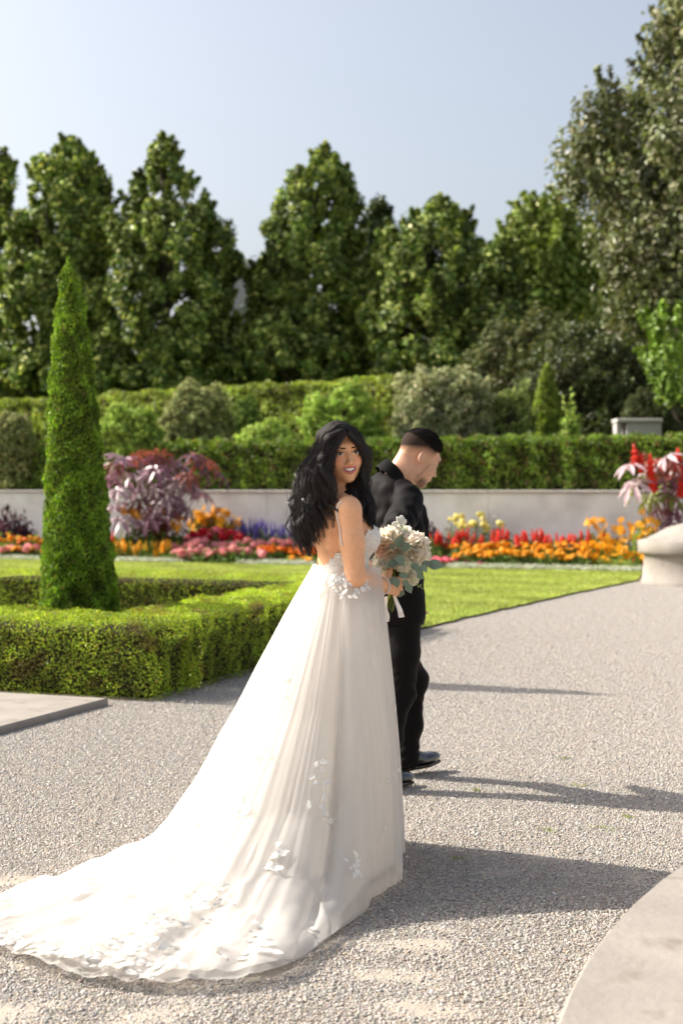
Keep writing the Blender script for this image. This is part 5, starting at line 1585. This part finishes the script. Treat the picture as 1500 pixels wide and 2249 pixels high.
# eucalyptus leaves
n = 8; u = np.linspace(0, 1, n); w = np.sin(np.pi*u**.75)*.36
V_ = np.concatenate([np.stack([u, -w, .12*u*u+.05], -1), np.stack([u, 0*u, .12*u*u], -1), np.stack([u, w, .12*u*u+.05], -1)])
F_ = np.concatenate([np.stack([np.arange(n-1)+b*n, np.arange(n-1)+1+b*n, np.arange(n-1)+1+(b+1)*n, np.arange(n-1)+(b+1)*n], -1) for b in (0, 1)])
EUC = make_mesh('leaf', V_, F_, True); EUC.materials.append(euc_m)
for (x0, y0, x1, y1, dY) in [(878, 1202, 904, 1200, -.11), (872, 1218, 884, 1242, -.12), (872, 1232, 852, 1246, -.12), (872, 1202, 884, 1178, -.11), (868, 1268, 872, 1290, -.13), (860, 1266, 868, 1286, -.12), (876, 1262, 896, 1268, -.10), (902, 1240, 922, 1250, -.09), (918, 1242, 920, 1264, -.08), (925, 1240, 936, 1256, -.08), (925, 1238, 946, 1240, -.07), (940, 1236, 972, 1246, -.06), (942, 1232, 952, 1252, -.06),
                             (885, 1275, 898, 1288, -.10), (893, 1282, 902, 1302, -.09), (864, 1206, 858, 1194, -.10), (884, 1296, 878, 1312, -.09), (910, 1252, 905, 1240, -.10), (915, 1262, 930, 1272, -.07), (838, 1250, 828, 1262, -.02)]:
    Y = 5.750+dY
    a_, b_ = at(x0, y0, Y)-BQ, at(x1, y1, Y-.01)-BQ
    ax = unit(b_-a_); tc = unit(np.array([.2*lrnd.gauss(0, 1), -1, .45+.3*lrnd.gauss(0, 1)])); tc = unit(tc-ax*(tc @ ax)); by = np.cross(tc, ax)
    o = obj('leaf', EUC, None, bouq)
    o.matrix_local = Matrix.Translation(Vector(a_.tolist())) @ Matrix(((ax[0], by[0], tc[0], 0), (ax[1], by[1], tc[1], 0), (ax[2], by[2], tc[2], 0), (0, 0, 0, 1))) @ Matrix.Scale(float(np.linalg.norm(b_-a_))*1.12, 4)
# seeded sprig
sd = MB()
for k in range(16):
    p = at(906+k*1.2+lrnd.gauss(0, 2), 1276+k*.9+lrnd.gauss(0, 3), 5.660)-BQ
    sd.add(IV*.0028+p, IF)
obj('seed_sprig', sd.mesh('seed_sprig', True), mat('seed_green', (.42, .46, .16), rough=.6), bouq)
# stems pass through the grip
stop = at(874, 1246, 5.745); sbot = at(850, 1338, 5.720)
for k in range(22):
    a_ = lrnd.uniform(0, 6.28); q = math.sqrt(lrnd.random())
    off = np.array([math.cos(a_), math.sin(a_), 0])*q
    top_ = stop + off*.035 + np.array([0, 0, .03]); bot_ = sbot + off*.024 + np.array([0, 0, lrnd.gauss(0, .006)])
    mb = MB(); mb.tube(np.array([top_, GRIP+off*.014, bot_])-BQ, .0030+.001*lrnd.random(), 6)
    obj('stem', mb.mesh('stem', True), bst_m, bouq)
for (pts_) in ([(866, 1308, 5.670), (872, 1325, 5.660), (878, 1340, 5.660), (882, 1356, 5.670)], [(848, 1310, 5.690), (846, 1335, 5.680), (850, 1352, 5.680), (848, 1366, 5.680)]):
    c = resample(G(*pts_), 12)-BQ
    wd = np.linspace(.006, .012, 12)[:, None]*np.array([1, .25, .1])
    V_ = np.concatenate([c-wd, c+wd+np.array([0, .004, 0])])
    obj('ribbon', make_mesh('ribbon', V_, np.stack([np.arange(11), np.arange(11)+1, np.arange(11)+13, np.arange(11)+12], -1), True), rib_m, bouq)

# ================================================================== GROOM
GO = np.array([.25, 6.92, 0])
groom = thing('person', 'man in a black suit walking away, head bowed and seen in profile', 'person', tuple(GO))
gf = unit(np.array([.80, .60, 0])); grt = np.array([gf[1], -gf[0], 0])
def gl(r, f, z): return GO + grt*r + gf*f + np.array([0, 0, z])
def g_local(P):
    q = P-GO
    return np.stack([q @ grt, q @ gf, q[:, 2]], -1)
GYAW = math.radians(112); GR = Rz(GYAW) @ Rx(math.radians(30))
GH = at(921, 1004, 6.93)
GS = 1.07
gRS = gl(.150, -.025, 1.392); gEL = at(866, 1176, 6.56); gWR = at(834, 1256, 6.22)
gLS = gl(-.165, -.005, 1.398); gLE = gl(-.25, .06, 1.12); gLW = gl(-.22, .22, .93)
gh_f = unit(gWR-gEL)*.6 + np.array([.45, -.2, -.35])
GHAND = hand_prims(gWR, gh_f, unit(np.array([-.2, -.5, .6])), unit(np.array([.6, .5, .5])), (.5, .7, .5), 1.05)
gh2 = unit(gLW-gLE)
GHAND2 = hand_prims(gLW, gh2, unit(np.cross(gh2, gf)), gf, (.3, .4, .3), 1.05)
def g_body(P):
    hq = (P-GH) @ GR / GS
    d, _ = head_sdf(hq, True, False); d = d*GS
    d = smin(d, cap(P, GH + GR @ np.array([0, .058, -.015]), gl(0, -.022, 1.48), .046, .046), .025)
    nk = cap(P, gl(0, -.005, 1.44), GH + GR @ np.array([0, .022, -.070]), .066, .062)
    d = smin(d, nk, .02)
    d = smin(d, cap(P, gl(-.12, -.01, 1.36), gl(.12, -.01, 1.36), .05), .04)
    return d
def g_hands(P):
    return np.minimum(smin(hand_sdf(P, GHAND), cap(P, gWR-unit(gWR-gEL)*.05, gWR, .03, .028), .012), smin(hand_sdf(P, GHAND2), cap(P, gLW-gh2*.05, gLW, .03, .028), .012))
V, Q = sdf_mesh(g_body, (.05, 6.62, 1.3), (.60, 7.2, 1.78), .0042)
hq = (V-GH) @ GR / GS
hd, lips = head_sdf(hq, True, False)
col0 = np.tile(np.array([.58, .325, .205]), (len(V), 1))
# faded haircut: clippered hair darkens towards the crown
hairh = hq[:, 2] - np.interp(hq[:, 1], [-.09, -.055, -.03, .02, .06, .11], [.075, .060, .018, .012, -.005, -.030])
fade = np.clip((hairh+.014)/.046, 0, 1)**1.5*.97*(hd < .01)
fade *= np.where(hq[:, 1] < -.062, np.clip((hq[:, 2]-.070)/.008, 0, 1), 1)
col0 = col0*(1-fade[:, None]) + np.array([.02, .015, .013])*fade[:, None]
stub = np.clip(1-np.abs(hq[:, 2]+.098)/.022, 0, 1)*(hq[:, 1] < -.035)*(hd < .006)*.7
jaw = np.exp(-((hq[:, 1]+.028-(-.25*(hq[:, 2]+.05)))/.006)**2)*np.clip((-.012-hq[:, 2])/.02, 0, 1)*(hd < .006)*.35*(hq[:, 2] > -.10)
mous = np.exp(-(((np.abs(hq[:, 0])-.012)/.014)**2 + ((hq[:, 2]+.048)/.004)**2))*(hq[:, 1] < -.08)*.5
st_ = np.clip(stub+jaw+mous, 0, .85)[:, None]
col0 = col0*(1-st_) + np.array([.045, .03, .022])*st_
col0[(lips < .0015) & (hd < .004)] = (.36, .15, .12)
V2, Q2 = sdf_mesh(g_hands, (-.05, 6.0, .72), (.75, 7.5, 1.2), .005)
fm = (fade[Q].mean(1) > .06).astype(int)
obj('body', make_mesh('body', V-GO, Q, True, col0, fm), [skin_m, mat('clippered_hair', (1, 1, 1), rough=.85, spec=.08, attr=True)], groom)
near_r = np.linalg.norm(V2-gWR, axis=1) < np.linalg.norm(V2-gLW, axis=1)
for sel in (near_r, ~near_r):
    rem = np.cumsum(sel)-1
    obj('hand', make_mesh('hand', V2[sel]-GO, rem[Q2[sel[Q2].all(1)]], True, np.tile(np.array([.58, .325, .205]), (sel.sum(), 1))), skin_m, groom)
for sgn in (-1, 1):
    ey = head_part('eye', sphere_mb((sgn*.031, -.0790, -.002), 1, 14, (.0125, .0085, .0030)), eye_m, groom, GR*GS, GH, GO)
    mb = MB(); xs = np.linspace(-1, 1, 9)
    mb.tube(np.stack([sgn*.031+xs*.0155, -.0885+.006*xs**2, -.001-.003*xs**2], -1), .0020*(1.15-.7*np.abs(xs)), 5)
    head_part('lashes', mb, brow_m, ey, GR*GS, GH, GO)
    mb = MB()
    mb.tube(np.stack([sgn*.031+xs*.021, -.0915+.008*((xs*sgn+1)/2)**2*1.6, .022-.0045*(xs*sgn-.25)**2], -1), .0038*(1.1-.5*np.clip(xs*sgn, -.2, 1)), 5)
    head_part('eyebrow', mb, brow_m, groom, GR*GS, GH, GO)
# short hair on top
def g_hair(P):
    hq = (P-GH) @ GR / GS
    d = ell(hq, (0, .013, .046), (.0795, .0975, .0825))
    cut = np.interp(hq[:, 1], [-.10, -.07, -.03, .03, .08, .12], [.074, .069, .040, .036, .044, .062])
    d = smax(d, (cut-hq[:, 2])*.35, .012)
    return d*GS + .0005*Noise(5, .02)(P)
V, Q = sdf_mesh(g_hair, (.15, 6.7, 1.5), (.6, 7.2, 1.8), .0045, 1)
r = np.random.default_rng(2)
pick = r.choice(len(V), 4200)
hq = (V[pick]-GH) @ GR / GS
n_ = unit(hq/np.array([.08, .098, .084])**2 - 0)
n_ = unit(n_)
dirl = unit(n_*.35 + np.array([0, -.8, .15]) + r.normal(0, .22, (4200, 3)))
dirw = dirl @ GR.T
S = V[pick][:, None] + dirw[:, None]*np.linspace(-.004, .012, 3)[None, :, None]*r.uniform(.5, 1.2, (4200, 1, 1))
T = unit(np.gradient(S, axis=1)); A = unit(np.cross(T, np.array([.2, 1, .15]))); B_ = np.cross(T, A)
rad = np.array([.0009, .0008, .0003])[None, :, None]
ringv = np.stack([S+rad*(math.cos(t)*A+math.sin(t)*B_) for t in (0, 2.094, 4.189)], 2).reshape(-1, 3)
base = (np.arange(4200)*9)[:, None, None]; i = (np.arange(2)*3)[None, :, None]; j = np.arange(3)[None, None]
Fh = np.stack([base+i+j, base+i+(j+1) % 3, base+i+3+(j+1) % 3, base+i+3+j], -1).reshape(-1, 4)
obj('hair', make_mesh('hair', np.concatenate([V, ringv])-GO, np.concatenate([Q, Fh+len(V)]), True), mat('cropped_hair', (.013, .010, .009), rough=.85, spec=.08), groom)

# ---- jacket
wn1, wn2 = Noise(31, .30), Noise(33, .11)
def sleeve(P, S_, E_, W_, rad):
    d = chain(P, [S_, E_, W_], rad, .03)
    ax = unit(E_-S_)
    s = (P-E_) @ ax
    ring_ = np.sin(s*150 + 3*wn1(P) + 2*((P-E_) @ np.array([0, 1, 0]))*20)*np.exp(-(s/.11)**2)
    ring2 = np.sin(s*85 + 4*wn1(P)+1)*np.exp(-((s+.1)/.12)**2)
    return d + .0048*ring_ + .003*ring2
def g_jacket(P):
    q = g_local(P)
    d = ell(q, (0, .0, 1.26), (.190, .125, .20))
    d = smin(d, ell(q, (0, .012, 1.02), (.166, .118, .22)), .08)
    d = smin(d, ell(q, (0, .0, .86), (.180, .132, .18)), .08)
    m = np.stack([np.abs(q[:, 0]), q[:, 1], q[:, 2]], -1)
    d = smin(d, cap(m, (0, -.012, 1.505), (.150, -.01, 1.400), .046, .056), .05)
    d = smin(d, ell(q, (0, -.05, 1.39), (.13, .075, .12)), .06)
    d = smin(d, ell(q, (0.02, .10, 1.24), (.125, .055, .16)), .05)
    d = smin(d, sleeve(P, gRS, gEL, gWR, [.080, .068, .050]), .018)
    d = smin(d, sleeve(P, gLS, gLE, gLW, [.078, .064, .050]), .018)
    hole = cap(P, gl(0.0, .0, 1.505), GH, .064, .075)
    d = smax(d, -hole, .006)
    d = smax(d, .790 - q[:, 2] + .012*np.sin(q[:, 0]*9), .006)
    cut = cap(P, gWR, gWR+unit(gWR-gEL)*.14, .085); d = smax(d, -cut, .004)
    cut = cap(P, gLW, gLW+gh2*.14, .085); d = smax(d, -cut, .004)
    vent = np.maximum(np.abs(q[:, 0])-.004, np.maximum(q[:, 2]-.98, q[:, 1]+.06))
    d = np.maximum(d, -vent)
    # seam at the armhole and soft drag lines
    seam = np.abs((P-gRS) @ unit(np.array([grt[0], grt[1], .25])) + .028)
    d = d + .003*np.exp(-(seam/.006)**2)*(q[:, 2] > 1.2)*(q[:, 0] > .05)
    return d + .0045*wn1(P) + .0022*wn2(P)
V, Q = sdf_mesh(g_jacket, (-.12, 6.05, .74), (.72, 7.5, 1.56), .008)
jk = obj('jacket', make_mesh('jacket', V-GO, Q, True), suit_m, groom)
# collar: a folded band round the back of the neck
nb0 = gl(0.0, .0, 1.498); nax = unit(GH - nb0 + np.array([0, 0, .06]))
cu = unit(np.cross(nax, [0, 0, 1.])); cu = unit(grt - nax*(grt @ nax)); cv = np.cross(nax, cu); cv = cv if (cv @ gf) > 0 else -cv
def collar(name, r_in, h0, h1, th, m, a0, a1, flare, parent):
    n = 36; a = np.linspace(a0, a1, n)
    prof = [(r_in, h0), (r_in-.002, h1-.004), (r_in+.003, h1), (r_in+.010, h1-.006), (r_in+flare, h0-.012)]
    V = []
    for rr2, hh in prof:
        drop = (np.clip(np.abs(a-math.pi*1.5)/2.2, 0, 1)**2)*.045
        V.append(nb0 + nax*(hh-drop)[:, None] + (np.cos(a)[:, None]*cu + np.sin(a)[:, None]*cv)*(rr2*(1+.12*np.sin(a)**2))[:, None])
    mb = MB(); mb.add(np.concatenate(V)-GO, grid_faces(len(prof), n)); return obj(name, mb.mesh(name, True), m, parent)
collar('collar', .073, .012, .062, .01, suit_m, math.radians(270-140), math.radians(270+140), .024, jk)
collar('shirt_collar', .0685, .015, .060, .004, shirt_m, math.radians(270-165), math.radians(270+165), .006, groom)
for W_, E_ in ((gWR, gEL), (gLW, gLE)):
    ax = unit(W_-E_); mb = MB(); mb.tube(np.array([W_-ax*.035, W_+ax*.012])-GO, [.040, .038], 18, cap=False)
    obj('shirt_cuff', mb.mesh('shirt_cuff', True), shirt_m, groom)

# ---- trousers
kR, aR = np.array([.285, 6.86, .46]), np.array([.185, 6.81, .085])
kL, aL = np.array([.365, 7.13, .48]), np.array([.325, 7.17, .085])
hR, hL = gl(.085, 0, .86), gl(-.085, 0, .86)
def leg(P, h, k_, a, rad):
    d = chain(P, [h, h*.5+k_*.5, k_, k_*.45+a*.55, a], rad, .04)
    # front crease and bunching above the shoe
    s = (P[:, 2]-a[2])
    d = d + .003*np.sin(s*70+4*wn1(P))*np.exp(-(s/.14)**2) + .003*np.sin(s*48+3*wn1(P*1.3))*np.exp(-((P[:, 2]-k_[2])/.13)**2)
    return smax(d, a[2]-.035-P[:, 2], .006)
def g_trousers(P):
    q = g_local(P)
    d = ell(q, (0, 0, .90), (.160, .118, .13))
    d = smin(d, leg(P, hR, kR, aR, [.086, .078, .064, .060, .064]), .03)
    d = smin(d, leg(P, hL, kL, aL, [.086, .078, .064, .060, .064]), .03)
    return d + .003*wn1(P)+.001*wn2(P)
V, Q = sdf_mesh(g_trousers, (.0, 6.62, .03), (.58, 7.35, 1.02), .009)
obj('trousers', make_mesh('trousers', V-GO, Q, True), suit_m, groom)
# ---- shoes
def shoe(heel, toe, lift, name):
    heel = np.asarray(heel, float); toe = np.asarray(toe, float)
    d_ = unit(toe-heel); s_ = np.array([-d_[1], d_[0], 0]); s_ = unit(s_); u_ = np.cross(d_, s_)
    Lg = np.linalg.norm(toe-heel)
    def fn(P):
        q0 = P-heel; q = np.stack([q0 @ d_, q0 @ s_, q0 @ u_], -1)
        d = ell(q, (.055, 0, .055), (.062, .036, .048))
        d = smin(d, ell(q, (Lg*.66, .004, .034), (Lg*.36, .046, .034)), .04)
        d = smin(d, cap(q, (.045, 0, .08), (Lg*.5, 0, .055), .034, .030), .03)
        d = smax(d, .010-q[:, 2], .004)
        mouth = cap(q, (.045, 0, .13), (.06, 0, .10), .028, .026)
        return smax(d, -mouth, .004)
    lo = np.minimum(heel, toe)-.09; hi = np.maximum(heel, toe)+np.array([.09, .09, .16])
    V, Q = sdf_mesh(fn, lo, hi, .004)
    o = obj(name, make_mesh(name, V-GO, Q, True), patent_m, groom)
    mb = MB()
    aa = np.linspace(0, 2*math.pi, 28, endpoint=False)
    ox = Lg*.5 + np.cos(aa)*Lg*.52; oy = np.sin(aa)*np.interp(ox/Lg, [0, .25, .65, 1], [.034, .033, .049, .030])
    def rg(z): return heel + ox[:, None]*d_ + oy[:, None]*s_ + z*u_
    VV = np.concatenate([rg(0.0), rg(.011)]); F = grid_faces(2, 28, True)
    mb.add(VV-GO, F); mb.add(np.concatenate([rg(.0115), [heel+d_*Lg*.5+u_*.0115]])-GO, np.stack([np.arange(28), (np.arange(28)+1) % 28, np.full(28, 28)], -1))
    so = obj('sole', mb.mesh('sole'), brow_m, o)
    mb = MB(); hb_ = ox < Lg*.26
    mb.tube(np.array([heel+d_*.045-np.array([0, 0, .018]), heel+d_*.045+u_*.004])-GO, [.034, .035], 14)
    obj('heel', mb.mesh('heel'), brow_m, o)
    return o
shoe((.275, 7.145, .022), (.505, 7.315, .045), 0, 'shoe')
shoe((.120, 6.775, .024), (.350, 6.935, .012), 0, 'shoe')

# ------------------------------------------------------------------ labels: count along rows of look-alikes
ORD = ['leftmost', 'second from left', 'third from left', 'fourth from left', 'fifth from left', 'sixth from left', 'seventh from left', 'eighth from left', 'ninth from left', 'tenth from left',
       'eleventh from left', 'twelfth from left', 'thirteenth from left', 'fourteenth from left', 'fifteenth from left', 'sixteenth from left', 'seventeenth from left', 'eighteenth from left', 'nineteenth from left', 'twentieth from left']
rows = {}
for o in list(col.objects):
    if o.parent is None and o.get('group') and o.get('label'):
        rows.setdefault(o['label'], []).append(o)
for lab, os_ in rows.items():
    if 1 < len(os_) <= 40:
        os_.sort(key=lambda o: o.location.x/o.location.y)
        n = len(os_)
        for i, o in enumerate(os_):
            w = 'only one' if n == 1 else (ORD[i] if i < (n+1)//2 else (ORD[n-1-i].replace('left', 'right')))
            o['label'] = lab + ', ' + w
